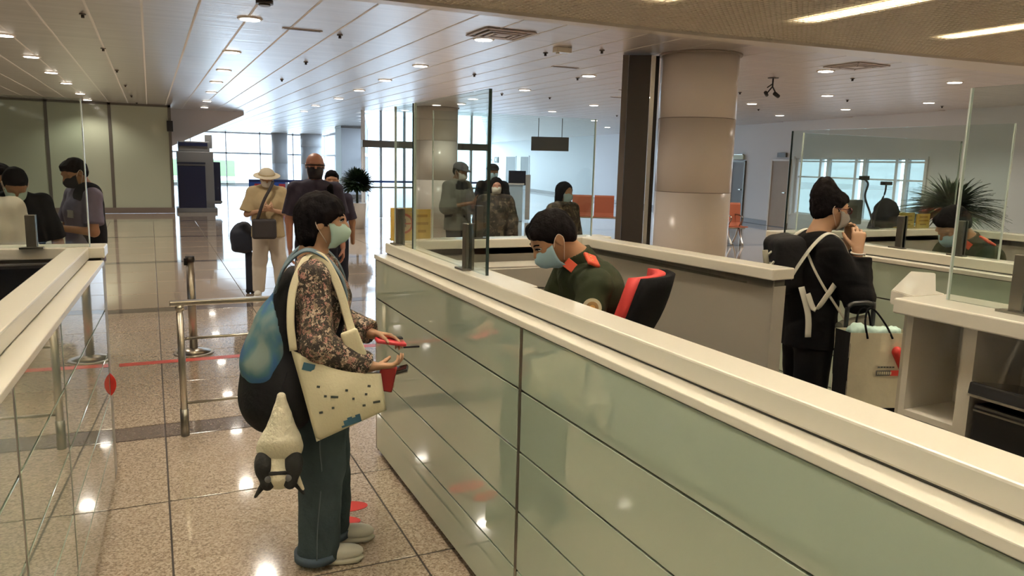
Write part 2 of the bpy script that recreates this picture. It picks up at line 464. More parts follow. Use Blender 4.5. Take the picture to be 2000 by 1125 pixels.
# ---- ground outside the glazing
g = box2('outdoor_ground', (-60, 60, -0.3), (90, 200, -0.2), 'outdoor_ground'); tag(g, kind='structure')
g = prism('outdoor_forecourt', [(5.7, 22.3), (9.3, 22.3), (22.3, 52.3), (22.3, 60), (9.9, 60), (9.9, 48.2), (8.8, 33.7)], -0.099, -0.002, 'outdoor_ground'); tag(g, kind='structure')
g = box2('outdoor_lawn', (-20, 75, -0.2), (7, 95, 1.2), 'outdoor_green'); tag(g, kind='structure')

# ---- ceiling: long satin metal strips along the hall
ceiling = box2('ceiling', (-14, 6.80, HC + 0.05), (9.4, 22.0, HC + 0.20), 'plenum')
tag(ceiling, 'satin metal strip ceiling reflecting the windows', None, None, 'structure')
SP = 0.475
def f2(x): return 22.0 + (x - 5.5) * 11.6 / 3.1 if x < 8.6 else 33.6 + (x - 8.6) * 14.4 / 1.1
def f4(x): return 22.0 + (x - 9.4) * 30 / 13.1
def wall_x(y): return 15.6 + (y - 9.8) * 0.1634
def wall_y(x): return 9.8 + (x - 15.6) / 0.1634
x = -13.78 + 0.0
strips = []
while x < 22.4:
    xc = x + SP / 2
    segs = []
    lo = 6.75
    if xc > wall_x(lo): lo = wall_y(xc)
    if xc < 5.5: segs.append((lo, 48.0))
    elif xc < 9.4:
        segs.append((lo, 22.0)); segs.append((f2(xc), 48.0))
    else:
        if f4(xc) > lo: segs.append((lo, f4(xc)))
        if xc < 9.7: segs.append((f2(xc), 48.0))
    for a, b in segs:
        if b - a < 0.2: continue
        bm = bmesh.new()
        add_box(bm, (xc, (a + b) / 2, HC + 0.02), (SP - 0.02, b - a, 0.04))
        bm_obj('ceiling_strip', bm, 'ceiling_metal', ceiling)
        bm = bmesh.new()
        add_box(bm, (x, (a + b) / 2, HC + 0.018), (0.022, b - a, 0.04))
        bm_obj('joint_profile', bm, 'ceiling_joint', ceiling)
    x += SP

prism('light_stop', [(9.4, 6.8), (9.4, 22.0), (22.5, 52.0), (23.2, 52.0), (15.8, 6.8)], HC + 0.05, HC + 0.2, 'plenum', ceiling)  # unseen backing added above the strips to stop daylight leaking in
prism('light_stop', [(-14, 22.0), (5.5, 22.0), (8.6, 33.6), (9.7, 48.0), (-14, 48.0)], HC + 0.05, HC + 0.2, 'plenum', ceiling)
# ---- open-cell grille over the booths
trim = prism('trim_1', [(-14, 6.62), (4.8, 6.62), (10, 6.20), (15.2, 5.7), (15.2, 6.78), (-14, 6.78)], HC - 0.03, HC + 0.10, 'trim_light')
tag(trim, 'pale metal edge between strip ceiling and cell grille', None, None, 'structure')
gr = bpy.data.objects.new('ceiling_grille', None); COL.objects.link(gr); tag(gr, 'beige open-cell ceiling grille over the inspection booths', None, None, 'structure')
def grille_edge(x): return 6.64 if x < 4.8 else 6.64 - (x - 4.8) * 0.42 / 5.2
PITCH = 0.062
bm = bmesh.new()
xx = -4.0
while xx < 13.5:
    add_box(bm, (xx, (grille_edge(xx) - 3.0) / 2, HC + 0.025), (0.010, grille_edge(xx) + 3.0, 0.05)); xx += PITCH
yy = -3.0
while yy < 6.62:
    xe = 13.5 if yy < 5.94 else 4.8 + (6.64 - yy) * 5.2 / 0.42
    add_box(bm, ((xe - 4) / 2, yy, HC + 0.025), (xe + 4, 0.010, 0.05)); yy += PITCH
o = bm_obj('grille_cells', bm, 'grille_beige', gr); tag(o, kind='stuff')
pl = box2('ceiling_plenum', (-14, -8, HC + 0.45), (16, 6.70, HC + 0.55), 'plenum'); tag(pl, kind='structure')
pl2 = box2('trim_2', (-14, 6.66, HC + 0.10), (16, 6.74, HC + 0.46), 'plenum'); tag(pl2, kind='structure')
# luminaires lying above the grille
for i, (lx, y0, y1) in enumerate([(0.35, -2.4, 5.5), (2.05, -2.4, 5.5), (3.85, -2.4, 5.52), (5.52, -2.4, 5.60), (7.33, -2.4, 5.50), (9.1, -2.4, 5.45), (10.9, -2.4, 5.3), (-1.5, -2.4, 5.5)]):
    t = thing('linear_luminaire', 'long warm fluorescent strip light glowing through the ceiling grille', 'light', (lx, (y0 + y1) / 2, HC + 0.055), 0, 'strip lights above the cell grille')
    L = y1 - y0
    bm = bmesh.new(); add_box(bm, (0, 0, 0.10), (0.30, L, 0.02)); add_box(bm, (-0.15, 0, 0.06), (0.012, L, 0.09)); add_box(bm, (0.15, 0, 0.06), (0.012, L, 0.09))
    bm_obj('reflector', bm, 'trim_light', t)
    box('tube', (0, 0, 0.03), (0.17, L - 0.1, 0.03), 'tube_glow', t, 0.01)

# ---- walls
def slab_between(name, p, q, z0, z1, th, m, parent=None):
    """vertical slab between two ground points"""
    p = Vector((*p, 0)); q = Vector((*q, 0)); d = (q - p); n = Vector((-d.y, d.x, 0)).normalized() * th / 2
    poly = [(p - n).xy[:], (q - n).xy[:], (q + n).xy[:], (p + n).xy[:]]
    return prism(name, poly, z0, z1, m, parent)
W0 = Vector((15.6, 9.8)); WD = Vector((1.65, 10.1)).normalized()
def wp(u, off=0.0):
    n = Vector((-WD.y, WD.x))
    p = W0 + WD * u + n * off
    return (p.x, p.y)
wall_right = bpy.data.objects.new('wall_right', None); COL.objects.link(wall_right); tag(wall_right, 'long white plastered wall with doors and a wide window', None, None, 'structure')
# pieces around the wide window (u 2.25..7.1, z 0.45..2.02)
WT = 0.24
def wall_piece(u0, u1, z0, z1): 
    return slab_between('wall_section', wp(u0, -WT / 2), wp(u1, -WT / 2), z0, z1, WT, 'wall_white', wall_right)
wall_piece(-17, 2.25, 0, HC + .1); wall_piece(7.11, 43.0, 0, HC + .1); wall_piece(2.25, 7.11, 0, 0.45); wall_piece(2.25, 7.11, 2.02, HC + .1)
bb = slab_between('baseboard_right', wp(7.2, 0.012), wp(43, 0.012), 0, 0.14, 0.02, 'skirting'); tag(bb, kind='structure')
wl = box2('wall_left', (-13.2, -8, 0), (-13, 48, HC + .1), 'wall_white'); tag(wl, kind='structure')
wb = box2('wall_back', (-14, -8.2, 0), (14, -8, HC + 0.6), 'wall_white'); tag(wb, kind='structure')
# wide window in the right wall
win = bpy.data.objects.new('window_1', None); COL.objects.link(win); tag(win, 'wide white-framed window in the right-hand wall', None, None, 'structure')
for u in (2.30, 2.95, 3.25, 4.35, 4.65, 5.75, 6.05, 7.06):
    slab_between('window_mullion', wp(u - .045, -0.12), wp(u + .045, -0.12), 0.45, 2.02, 0.10, 'mullion_white', win)
for z in (0.47, 1.50, 1.93, 2.00):
    slab_between('window_transom', wp(2.25, -0.125), wp(7.11, -0.125), z - .02, z + .02, 0.07, 'mullion_white', win)
for a, b in ((2.35, 2.9), (3.3, 4.3), (4.7, 5.7), (6.1, 7.0)):
    slab_between('pane', wp(a, -0.14), wp(b, -0.14), 0.48, 1.98, 0.012, 'glass_dimmed', win)
slab_between('window_frame', wp(2.2, 0.015), wp(2.28, 0.015), 0.40, 2.06, 0.05, 'wall_white', win)
slab_between('window_frame', wp(7.08, 0.015), wp(7.16, 0.015), 0.40, 2.06, 0.05, 'wall_white', win)
# doors of the right wall
def wall_door(name, u0, u1, z, leaf, frame, lab, handle=True):
    d = bpy.data.objects.new(name, None); COL.objects.link(d); tag(d, lab, None, None, 'structure')
    slab_between('door_leaf', wp(u0 + .06, 0.02), wp(u1 - .06, 0.02), 0.01, z - .05, 0.03, leaf, d)
    for a in (u0, u1 - .06): slab_between('door_jamb', wp(a, 0.03), wp(a + .06, 0.03), 0, z, 0.055, frame, d)
    slab_between('door_head', wp(u0, 0.03), wp(u1, 0.03), z - .05, z, 0.055, frame, d)
    if handle: slab_between('door_handle', wp(u0 + .12, 0.07), wp(u0 + .24, 0.07), 1.0, 1.03, 0.04, 'steel', d)
    return d
wall_door('door_1', 9.55, 10.35, 1.93, 'door_grey', 'mullion', 'grey door beneath a lit exit sign')
wall_door('door_2', 7.22, 8.16, 1.98, 'door_wood', 'trim_light', 'light wood door with pale frame beside the wide window')
wall_door('door_3', 33.1, 34.9, 2.1, 'door_grey', 'wall_white', 'dark grey far door, nearer of a pair', False)
wall_door('door_4', 36.0, 38.4, 2.1, 'door_grey', 'wall_white', 'dark grey far door, farther of a pair', False)
t = thing('exit_sign', 'small pale green lit exit sign above the grey door', 'sign', (*wp(9.95, 0.06), 1.97)); t.rotation_euler = (0, 0, math.atan2(WD.y, WD.x))
box('sign_box', (0, 0, 0.07), (0.62, 0.05, 0.14), 'exit_green', t, 0.005); box('sign_mount', (0, 0, 0.15), (0.5, 0.04, 0.03), 'steel', t)
t = thing('door_plate', 'small dark sign plate above the light wood door', 'sign', (*wp(7.65, 0.05), 2.04)); t.rotation_euler = (0, 0, math.atan2(WD.y, WD.x))
box('plate', (0, 0, 0.06), (0.42, 0.05, 0.13), 'sign_grey', t, 0.005); box('plate_bracket', (0, -0.02, 0.06), (0.3, 0.02, 0.04), 'steel', t)
t = thing('direction_sign', 'small dark square sign with white mark on far wall', 'sign', (*wp(41.0, 0.05), 1.72)); t.rotation_euler = (0, 0, math.atan2(WD.y, WD.x))
box('sign_board', (0, 0, 0.12), (1.0, 0.05, 0.40), 'sign_grey', t, 0.005); box('sign_mark', (0.05, 0.03, 0.12), (0.36, 0.01, 0.2), 'badge_white', t)

# green glass wall at the left end of the hall
gw = bpy.data.objects.new('wall_glass', None); COL.objects.link(gw); tag(gw, 'tall green-grey glass panel wall at the end of the hall', None, None, 'structure')
GY = 24.4
xs = [0.56 - 1.52 * k for k in range(0, 9)]
for k in range(8):
    box2('glass_panel', (xs[k + 1] + .03, GY, 0.16), (xs[k] - .03, GY + .03, HC - .04), 'wall_glass_green', gw)
for k in range(9):
    box2('mullion', (xs[k] - .04, GY - .02, 0.0), (xs[k] + .04, GY + .05, HC), 'mullion', gw)
box2('head_rail', (xs[-1], GY - .02, HC - .06), (0.6, GY + .05, HC), 'mullion', gw)
box2('plinth', (xs[-1], GY - .05, 0.0), (0.6, GY + .05, 0.16), 'skirting', gw)
t = thing('wall_speaker', 'small black loudspeaker fixed to the green glass wall end', 'speaker', (0.56, GY - .08, 2.35))
box('speaker_body', (0, 0, 0.12), (0.16, 0.12, 0.30), 'black_plastic', t, 0.01); box('speaker_bracket', (0, 0.06, 0.12), (0.06, 0.06, 0.1), 'steel_dark', t)
# sloping stair soffit beyond it
bm = bmesh.new()
pts = [(0.62, HC), (2.75, HC), (2.75, HC - 0.10), (0.62, 1.92)]
a = [bm.verts.new((x, 26.0, z)) for x, z in pts]; b = [bm.verts.new((x, 29.0, z)) for x, z in pts]
bm.faces.new(a); bm.faces.new(b[::-1])
for i in range(4): bm.faces.new((a[i], b[i], b[(i + 1) % 4], a[(i + 1) % 4]))
bmesh.ops.recalc_face_normals(bm, faces=bm.faces)
o = bm_obj('ceiling_soffit', bm, 'soffit_grey'); tag(o, 'sloping grey soffit under the stairs', None, None, 'structure')

# far curtain walls
def curtain(name, p, q, pitch, lab, transoms=(0.05, 1.82, HC - 0.06)):
    w = bpy.data.objects.new(name, None); COL.objects.link(w); tag(w, lab, None, None, 'structure')
    p = Vector(p); q = Vector(q); L = (q - p).length; d = (q - p) / L; n = max(1, round(L / pitch))
    for i in range(n + 1):
        c = p + d * (L * i / n)
        slab_between('mullion', (c - d * .03)[:], (c + d * .03)[:], 0, HC, 0.10, 'mullion_white', w)
    for z in transoms: slab_between('transom', p[:], q[:], z - .05, z + .05, 0.10, 'mullion_white', w)
    for i in range(n):
        a = p + d * (L * i / n + .05); b = p + d * (L * (i + 1) / n - .05)
        slab_between('pane', a[:], b[:], 0.1, HC - .1, 0.012, 'glass_window', w)
    return w
curtain('window_2', (-13, 48), (9.7, 48), 1.9, 'far glazed front with thin frames, blown out by daylight')
curtain('window_3', (8.62, 33.6), (5.55, 22.1), 3.9, 'glazed side front between square pillar and entrance doors')
curtain('window_5', (9.7, 48), (8.62, 33.8), 4.8, 'glazed side front beyond the square pillar')
curtain('window_4', (9.45, 22.1), (22.5, 52), 5.5, 'glazed front running back beyond the entrance doors')
# entrance doors
ed = bpy.data.objects.new('door_5', None); COL.objects.link(ed); tag(ed, 'glazed entrance doors with blue safety band', None, None, 'structure')
for xx in (5.55, 6.05, 6.75, 7.45, 8.15, 8.85, 9.40):
    slab_between('door_frame', (xx - .03, 22.0), (xx + .03, 22.0), 0, HC, 0.08, 'pale_blue' if xx in (6.05, 6.75) else 'mullion_white', ed)
box2('door_head', (5.5, 21.93, 2.02), (9.45, 22.07, 2.22), 'mullion', ed)
box2('push_bar', (5.6, 21.94, 1.02), (9.4, 21.98, 1.08), 'blue_banner', ed); box2('push_bar', (5.6, 21.94, 0.86), (9.4, 21.98, 0.91), 'steel_dark', ed)
for a, b in ((5.6, 6.0), (6.1, 6.7), (6.8, 7.4), (7.5, 8.1), (8.2, 8.8), (8.9, 9.35)):
    box2('pane', (a, 21.99, 0.05), (b, 22.01, 2.0), 'glass_window', ed); box2('pane', (a, 21.99, 2.24), (b, 22.01, HC), 'glass_window', ed)

# ================================================================== COLUMNS
def round_column(name, label, x, y, r, joints, m='column_stone', group=None):
    t = thing(name, label, 'column', (x, y, 0), 0, group)
    zs = [0] + joints + [HC]
    for i in range(len(zs) - 1):
        bm = bmesh.new()
        z0 = zs[i] + (0.004 if i else 0); z1 = zs[i + 1] - 0.004
        bmesh.ops.create_cone(bm, cap_ends=True, segments=72, radius1=r, radius2=r, depth=z1 - z0, matrix=Matrix.Translation((0, 0, (z0 + z1) / 2)))
        o = bm_obj('drum', bm, m, t)
        for p in o.data.polygons: p.use_smooth = len(p.vertices) == 4
    for z in joints: cyl('joint_ring', (0, 0, z - .004), (0, 0, z + .004), r - 0.006, 'column_joint', t, n=64)
    cyl('shadow_ring', (0, 0, HC - 0.02), (0, 0, HC - 0.0), r + 0.03, 'column_joint', t, n=72)
    return t
round_column('stone_column', 'large round cream stone column behind the inspection booths', 6.17, 7.87, 0.47, [1.39, 2.28])
round_column('stone_column', 'round grey stone column in front of the glazed entrance doors', 6.80, 19.4, 0.58, [1.2, 2.2])
round_column('stone_column', 'slim far round column by the glazed front, nearer of two', 8.75, 47.2, 0.62, [1.3, 2.3], 'pillar_far')
round_column('stone_column', 'pale far round column by the glazed front, farther of two', 6.95, 47.4, 0.45, [1.3], 'pillar_far')
t = thing('square_pillar', 'square grey pillar behind the round potted plant', 'column', (7.95, 33.6, 0))
box('shaft', (0, 0, HC / 2), (1.15, 1.15, HC), 'pillar_far', t, 0.01); box('base_band', (0, 0, 0.08), (1.19, 1.19, 0.16), 'skirting', t); box('head_band', (0, 0, HC - .06), (1.18, 1.18, 0.08), 'charcoal_side', t)
t = thing('steel_pillar', 'dark charcoal boxed pillar with bright steel edge beside round column', 'column', (5.56, 8.30, 0), math.radians(-34))
box('shaft', (0.02, 0, HC / 2 - .01), (0.27, 0.30, HC - .02), 'charcoal', t); box('side_cladding', (-0.155, -0.01, HC / 2 - .01), (0.07, 0.30, HC - .02), 'charcoal_side', t)
box('steel_edge', (0.185, -0.10, HC / 2 - .01), (0.05, 0.05, HC - .02), 'steel_bright', t); box('dark_reveal', (0.23, -0.07, HC / 2 - .01), (0.05, 0.03, HC - .02), 'black_gap', t)

# ================================================================== INSPECTION BOOTHS
ROWS = 5; ZB = 0.04; ZT = 1.148
def counter_wall(name, label, p, q, out, th, splits, cap_ledge=True, inner='laminate_grey', outer_panels=True, cap_w=None, capz=CT):
    """a counter wall between ground points p->q; out=+1/-1 side of its left-hand normal carries glass panels"""
    p = Vector(p); q = Vector(q); d = q - p; L = d.length
    t = thing(name, label, 'counter', (p.x, p.y, 0), math.atan2(d.y, d.x))
    # local: x along the wall, y = left normal ; glass face at y=0 (out side), body inward
    s = -out   # inward direction sign
    def b(nm, x0, x1, y0, y1, z0, z1, m, bev=0.0, par=t):
        y0, y1 = sorted((s * y0, s * y1)); return box2(nm, (x0, y0, z0), (x1, y1, z1), m, par, bev)
    b('core', 0.004, L - .004, 0.014, th - .012, 0.05, 1.145, 'panel_core')
    b('toe_kick', 0.03, L - .03, 0.045, th - .03, 0.0, 0.05, 'toe_kick')
    b('inner_lining', 0.0, L, th - .012, th, 0.02, 1.18, inner)
    b('end_lining', -0.006, 0.004, 0.008, th, 0.02, 1.147, inner); b('end_lining', L - .004, L + .006, 0.008, th, 0.02, 1.147, inner)
    if outer_panels:
        ss = [0.0] + list(splits) + [L]
        pitch = (ZT - ZB) / ROWS
        for i in range(len(ss) - 1):
            x0 = ss[i] + (0.013 if i else 0.012); x1 = ss[i + 1] - (0.013 if i < len(ss) - 2 else 0.012)
            for r in range(ROWS):
                b('glass_panel', x0, x1, 0.0, 0.013, ZB + r * pitch + .004, ZB + (r + 1) * pitch - .004, 'panel_green', 0.0012)
        for xx in splits: b('post', xx - .010, xx + .010, 0.001, 0.02, ZB, ZT - .002, 'steel_dark')
        b('post', 0.0, 0.010, -0.001, 0.02, ZB, ZT - .002, 'steel'); b('post', L - .010, L, -0.001, 0.02, ZB, ZT - .002, 'steel')
    else:
        b('outer_lining', 0.0, L, 0.0, 0.013, 0.03, 1.147, inner)
    if cap_ledge:
        b('ledge', -0.01, L + .01, -0.006, th, ZT, 1.172, 'cap_white', 0.003)
        b('cap', -0.01, L + .01, 0.058, th + .005, 1.178, capz, 'cap_white', 0.006)
        b('cap_joint', 0, L, 0.066, th, 1.170, 1.180, 'panel_core')
    else:
        b('cap', -0.02, L + .02, -0.03, th + .03, 1.180, capz, 'cap_white', 0.006)
        b('cap_joint', 0, L, 0.01, th, 1.14, 1.181, 'panel_core')
    return t
# middle booth
counter_wall('front_counter', 'long green glass panelled counter with cream cap beside the woman in the floral shirt', (1.12, 4.19), (1.12, -1.5), -1, 0.18, [1.89, 3.78], inner='laminate_grey')
counter_wall('back_counter', 'low cream-capped booth wall behind the officer with the red chair', (1.31, 4.40), (2.70, 4.40), +1, 0.10, [], cap_ledge=False, outer_panels=False)
counter_wall('side_partition', 'grey booth partition with cream cap behind the red chair', (2.61, 4.25), (2.74, 2.74), +1, 0.09, [], cap_ledge=False, outer_panels=False)
# booth cabinet with open pigeonholes
cab = thing('shelf_cabinet', 'pale open-front booth cabinet with cream top, beside the shopping bag', 'cabinet', (2.55, 1.93, 0))
box2('top_slab', (-0.05, -1.75, 1.178), (0.26, 0.03, CT), 'cap_white', cab, 0.006)
box2('side_panel', (0.0, -0.025, 0.0), (0.30, 0.0, 1.178), 'laminate_light', cab); box2('back_panel', (0.275, -1.7, 0.0), (0.295, -0.025, 1.178), 'laminate_light', cab)
box2('divider', (-0.004, -0.275, 0.0), (0.275, -0.225, 1.178), 'laminate_light', cab); box2('divider', (0.0, -1.05, 0.0), (0.275, -1.02, 1.178), 'laminate_light', cab)
box2('shelf', (0.0, -0.225, 0.79), (0.275, -0.025, 0.812), 'laminate_light', cab); box2('shelf', (0.0, -1.02, 0.70), (0.275, -0.275, 0.72), 'black_plastic', cab)
prism('return_slab', [(0.11, 0.17), (0.71, 0.55), (0.78, 0.47), (0.28, 0.10), (0.24, 0.03), (0.06, 0.03)], 1.178, CT, 'cap_white', cab, 0.004)
prism('return_panel', [(0.14, 0.12), (0.70, 0.50), (0.72, 0.47), (0.17, 0.09)], 0.02, 1.178, 'laminate_light', cab)
t = thing('document_scanner', 'black flat document scanner lying in the open cabinet', 'scanner', (2.66, 1.42, 0.72))
box('housing', (0, 0, 0.10), (0.26, 0.42, 0.20), 'black_plastic', t, 0.01)
box('lid', (-0.02, 0, 0.235), (0.27, 0.44, 0.05), 'screen_black', t, 0.008, R=Matrix.Rotation(math.radians(9), 3, 'Y'))
box('trim_line', (-0.158, 0, 0.235), (0.006, 0.43, 0.008), 'steel', t); box('trim_line', (-0.132, 0, 0.18), (0.006, 0.41, 0.006), 'steel', t)
# officer's desk pieces
sh = thing('document_shelf', 'white raised document shelf inside the booth before the officer', 'shelf', (1.31, 4.2, 0))
box2('shelf_top', (0.0, -0.98, 1.075), (0.34, 0.02, 1.12), 'cap_white', sh, 0.004); box2('shelf_front', (0.30, -0.97, 0.755), (0.33, 0.01, 1.075), 'laminate_grey', sh); box2('shelf_side', (0.0, -0.97, 0.755), (0.30, -0.95, 1.075), 'laminate_grey', sh)
dk = thing('booth_desk', 'grey booth desk along the front counter under the officer', 'desk', (1.31, 4.2, 0))
box2('desk_top', (0.0, -3.4, 0.72), (0.40, -0.24, 0.75), 'laminate_grey', dk); box2('desk_leg', (0.02, -3.38, 0.0), (0.38, -3.34, 0.72), 'laminate_grey', dk); box2('desk_leg', (0.02, -0.30, 0.0), (0.38, -0.26, 0.72), 'laminate_grey', dk)
cb = thing('booth_locker', 'grey two-door locker under the back booth wall', 'cabinet', (2.10, 4.02, 0))
box2('body', (-0.42, 0.0, 0.02), (0.42, 0.22, 1.10), 'laminate_grey', cb)
for a, b_, z0, z1 in ((-0.41, -0.003, 0.05, 0.96), (0.003, 0.41, 0.05, 0.96), (-0.41, 0.41, 0.97, 1.09)):
    d = box2('locker_door', (a, -0.018, z0), (b_, 0.0, z1), 'laminate_grey', cb, 0.002)
# second booth (right-hand lane)
counter_wall('front_counter', 'green glass panelled counter with cream cap before the woman in black', (4.06, 4.25), (4.06, -0.5), -1, 0.18, [1.89, 3.78])
counter_wall('back_counter', 'low cream-capped booth wall behind the officer beside the spiky plant', (4.26, 4.46), (6.4, 4.46), +1, 0.10, [], cap_ledge=False, outer_panels=False)
counter_wall('side_partition', 'grey booth partition with cream cap beyond the officer beside the plant', (6.30, 4.29), (6.30, 1.6), +1, 0.09, [], cap_ledge=False, outer_panels=False)
# left booth
counter_wall('side_counter', 'cream-capped counter with mirror-like glass panels beside the red floor line', (-0.235, 4.25), (-0.44, -1.0), +1, 0.15, [1.40, 2.16, 3.2])
counter_wall('back_counter', 'low cream-capped booth wall below the men with phones', (-2.6, 4.51), (-0.24, 4.44), +1, 0.13, [], cap_ledge=False, outer_panels=False)
mo = thing('booth_monitor', 'black flat monitor standing inside the left booth', 'monitor', (-0.745, 3.90, 0), math.radians(2))
box('stand_foot', (0, 0, 0.745), (0.26, 0.2, 0.02), 'black_plastic', mo, 0.004); box('stand_neck', (0, 0.03, 0.84), (0.06, 0.03, 0.2), 'black_plastic', mo)
box('bezel', (0, 0, 1.03), (0.64, 0.035, 0.36), 'black_plastic', mo, 0.006); box('screen', (0, -0.019, 1.03), (0.60, 0.004, 0.32), 'screen_black', mo)
dk = thing('booth_desk', 'dark desk carrying the black monitor in the left booth', 'desk', (-0.99, 3.75, 0))
box('desk_top', (0, 0, 0.715), (1.05, 0.8, 0.035), 'charcoal', dk)
for sx in (-.5, .5): box('desk_leg', (sx, 0, 0.35), (0.04, 0.7, 0.70), 'charcoal', dk)

# ---- glass screens on the counters
def screen(label, p, q, z0, z1, brackets, edge_dark=True, both=False, brk=0.20):
    p = Vector(p); q = Vector(q); d = q - p; L = d.length
    t = thing('glass_screen', label, 'glass screen', (p.x, p.y, z0), math.atan2(d.y, d.x))
    box2('pane', (0.006, -0.006, 0.002), (L - .006, 0.006, z1 - z0), 'glass_clear', t)
    box2('pane_edge', (L - .006, -0.006, 0.002), (L, 0.006, z1 - z0), 'glass_edge' if edge_dark else 'glass_edge_light', t)
    box2('pane_edge', (0.0, -0.006, 0.002), (0.006, 0.006, z1 - z0), 'glass_edge' if both else 'glass_edge_light', t)
    for u in brackets:
        br = box2('bracket', (u - .022, -0.022, 0.0), (u + .022, -0.0062, brk), 'steel_dark', t, 0.003)
        box2('bracket_foot', (u - .05, -0.045, 0.0), (u + .05, -0.006, 0.008), 'steel_dark', br)
        box2('bracket_back', (u - .022, 0.0062, 0.0), (u + .022, 0.018, brk), 'steel_dark', br)
    return t
screen('clear glass screen with dark edge on the counter before the officer', (1.235, 3.84), (1.235, 2.87), CT, 1.985, [0.76])
screen('clear glass screen at the counter end before the yellow placards', (1.235, 4.19), (1.235, 3.86), CT, 1.985, [0.1], edge_dark=True)
screen('clear glass screen across the booth behind the officer', (1.50, 4.33), (2.60, 4.33), CT, 1.985, [0.3], edge_dark=False)
screen('large clear glass screen on the counter before the woman in black', (4.18, 4.24), (4.18, 2.65), CT, 1.97, [0.97, 1.36], edge_dark=False, both=True)
screen('clear glass screen on top of the open-front cabinet', (2.66, 1.86), (2.66, 0.35), CT, 2.0, [0.26], edge_dark=False)
screen('clear glass screen on the left booth below the men with phones', (-1.9, 4.335), (-0.285, 4.295), CT, 1.95, [1.37], edge_dark=False, brk=0.16)
screen('clear glass screen on the far wall of the booth beside the plant', (4.45, 4.40), (6.25, 4.40), CT, 1.97, [0.5], edge_dark=False)

# ---- yellow placards
def placard(label, loc, rz, w, hgt, ring):
    t = thing('notice_placard', label, 'placard', loc, rz, None)
    box('board', (0, 0, hgt / 2), (w, 0.012, hgt), 'yellow_card', t, 0.002)
    box('stand_foot', (0, 0.03, 0.004), (w * .8, 0.07, 0.008), 'yellow_dark', t)
    if ring:
        bm = bmesh.new()
        n = 40; r0, r1 = w * .30, w * .38
        vo = [bm.verts.new((r1 * math.cos(2 * math.pi * i / n), -0.0075, hgt * .52 + r1 * math.sin(2 * math.pi * i / n))) for i in range(n)]
        vi = [bm.verts.new((r0 * math.cos(2 * math.pi * i / n), -0.0075, hgt * .52 + r0 * math.sin(2 * math.pi * i / n))) for i in range(n)]
        for i in range(n): bm.faces.new((vo[i], vo[(i + 1) % n], vi[(i + 1) % n], vi[i]))
        bm_obj('red_ring', bm, 'ring_red', t)
        cyl('pale_disc', (0, -0.0062, hgt * .52), (0, -0.007, hgt * .52), r0, 'card_pale', t, n=32)
        box('pictogram', (-0.01, -0.0085, hgt * .50), (r0 * 1.0, 0.003, r0 * .7), 'pictogram', t); box('pictogram', (0.0, -0.0085, hgt * .50 + r0 * .5), (r0 * .5, 0.003, r0 * .35), 'pictogram', t)
        box('slash', (0, -0.010, hgt * .52), (r0 * 1.9, 0.002, 0.008), 'ring_red', t)
    else:
        for k, z in enumerate((0.78, 0.52, 0.26)):
            box('text_line', (0.0, -0.0075, hgt * z), (w * (0.6, 0.7, 0.45)[k], 0.002, hgt * .09), 'yellow_dark', t)
    return t
placard('yellow placard with red prohibition ring standing behind the glass screen', (1.315, 4.30, CT), 0.05, 0.155, 0.19, True)
placard('yellow placard with brown text lines next to the red-ring placard', (1.455, 4.385, CT), 0.05, 0.11, 0.175, False)
placard('yellow notice placard on the booth wall beside the spiky plant', (5.72, 4.44, CT), 0.0, 0.18, 0.13, False)
placard('darker yellow notice placard on the booth wall next to the spiky plant', (5.92, 4.44, CT), 0.0, 0.16, 0.12, False)

# ---- office chairs
def office_chair(label, loc, rz, back='black_fabric', front='chair_red', tilt=20, zb=0.86, hb=0.42):
    t = thing('office_chair', label, 'chair', loc, rz)
    for k in range(5):
        a = 2 * math.pi * k / 5
        l = tube('base_leg', [(0, 0, 0.09), (0.16 * math.cos(a), 0.16 * math.sin(a), 0.08), (0.30 * math.cos(a), 0.30 * math.sin(a), 0.06)], 0.018, 'black_plastic', t)
        cyl('caster', (0.30 * math.cos(a) - .02, 0.30 * math.sin(a), 0.03), (0.30 * math.cos(a) + .02, 0.30 * math.sin(a), 0.03), 0.03, 'black_plastic', l, n=12)
    cyl('gas_lift', (0, 0, 0.08), (0, 0, 0.56), 0.03, 'steel_dark', t)
    box('seat', (0, 0, 0.60), (0.46, 0.46, 0.08), front, t, 0.03)
    # curved backrest: shell (black) + cushion (red)
    for nm, m, off, th in (('back_shell', back, -0.03, 0.035), ('back_cushion', front, 0.012, 0.045)):
        V = []; F = []; nu, nv = 10, 8
        for side in (0, 1):
            for j in range(nv + 1):
                for i in range(nu + 1):
                    u = i / nu * 2 - 1; v = j / nv
                    w = 0.225 * (1 - 0.22 * abs(2 * v - 1) ** 3) 
                    yv = u * w
                    zz = zb + (v - 0.5) * hb
                    xx = -0.22 - math.tan(math.radians(tilt)) * (v * hb) + 0.07 * u * u + off + side * th - 0.03 * math.sin(v * 3.14)
                    V.append((xx, yv, zz))
        W = nu + 1; S = W * (nv + 1)
        for j in range(nv):
            for i in range(nu):
                a = j * W + i
                F.append((a, a + 1, a + W + 1, a + W)[::-1]); F.append((S + a, S + a + 1, S + a + W + 1, S + a + W))
        ring = [i for i in range(nu)] 
        edge = [j for j in range(0, W)] + [nu + W * j for j in range(1, nv + 1)] + [W * nv + i for i in range(nu - 1, -1, -1)] + [W * j for j in range(nv - 1, 0, -1)]
        for k in range(len(edge)):
            a, b = edge[k], edge[(k + 1) % len(edge)]; F.append((a, b, S + b, S + a))
        me = bpy.data.meshes.new(nm); me.from_pydata(V, [], F); me.update()
        o = finish(nm, me, m, t, smooth=True)
    tube('back_bracket', [(-0.05, 0, 0.57), (-0.24, 0, 0.60), (-0.30, 0, zb - hb * .25)], 0.022, 'black_plastic', t)
    return t
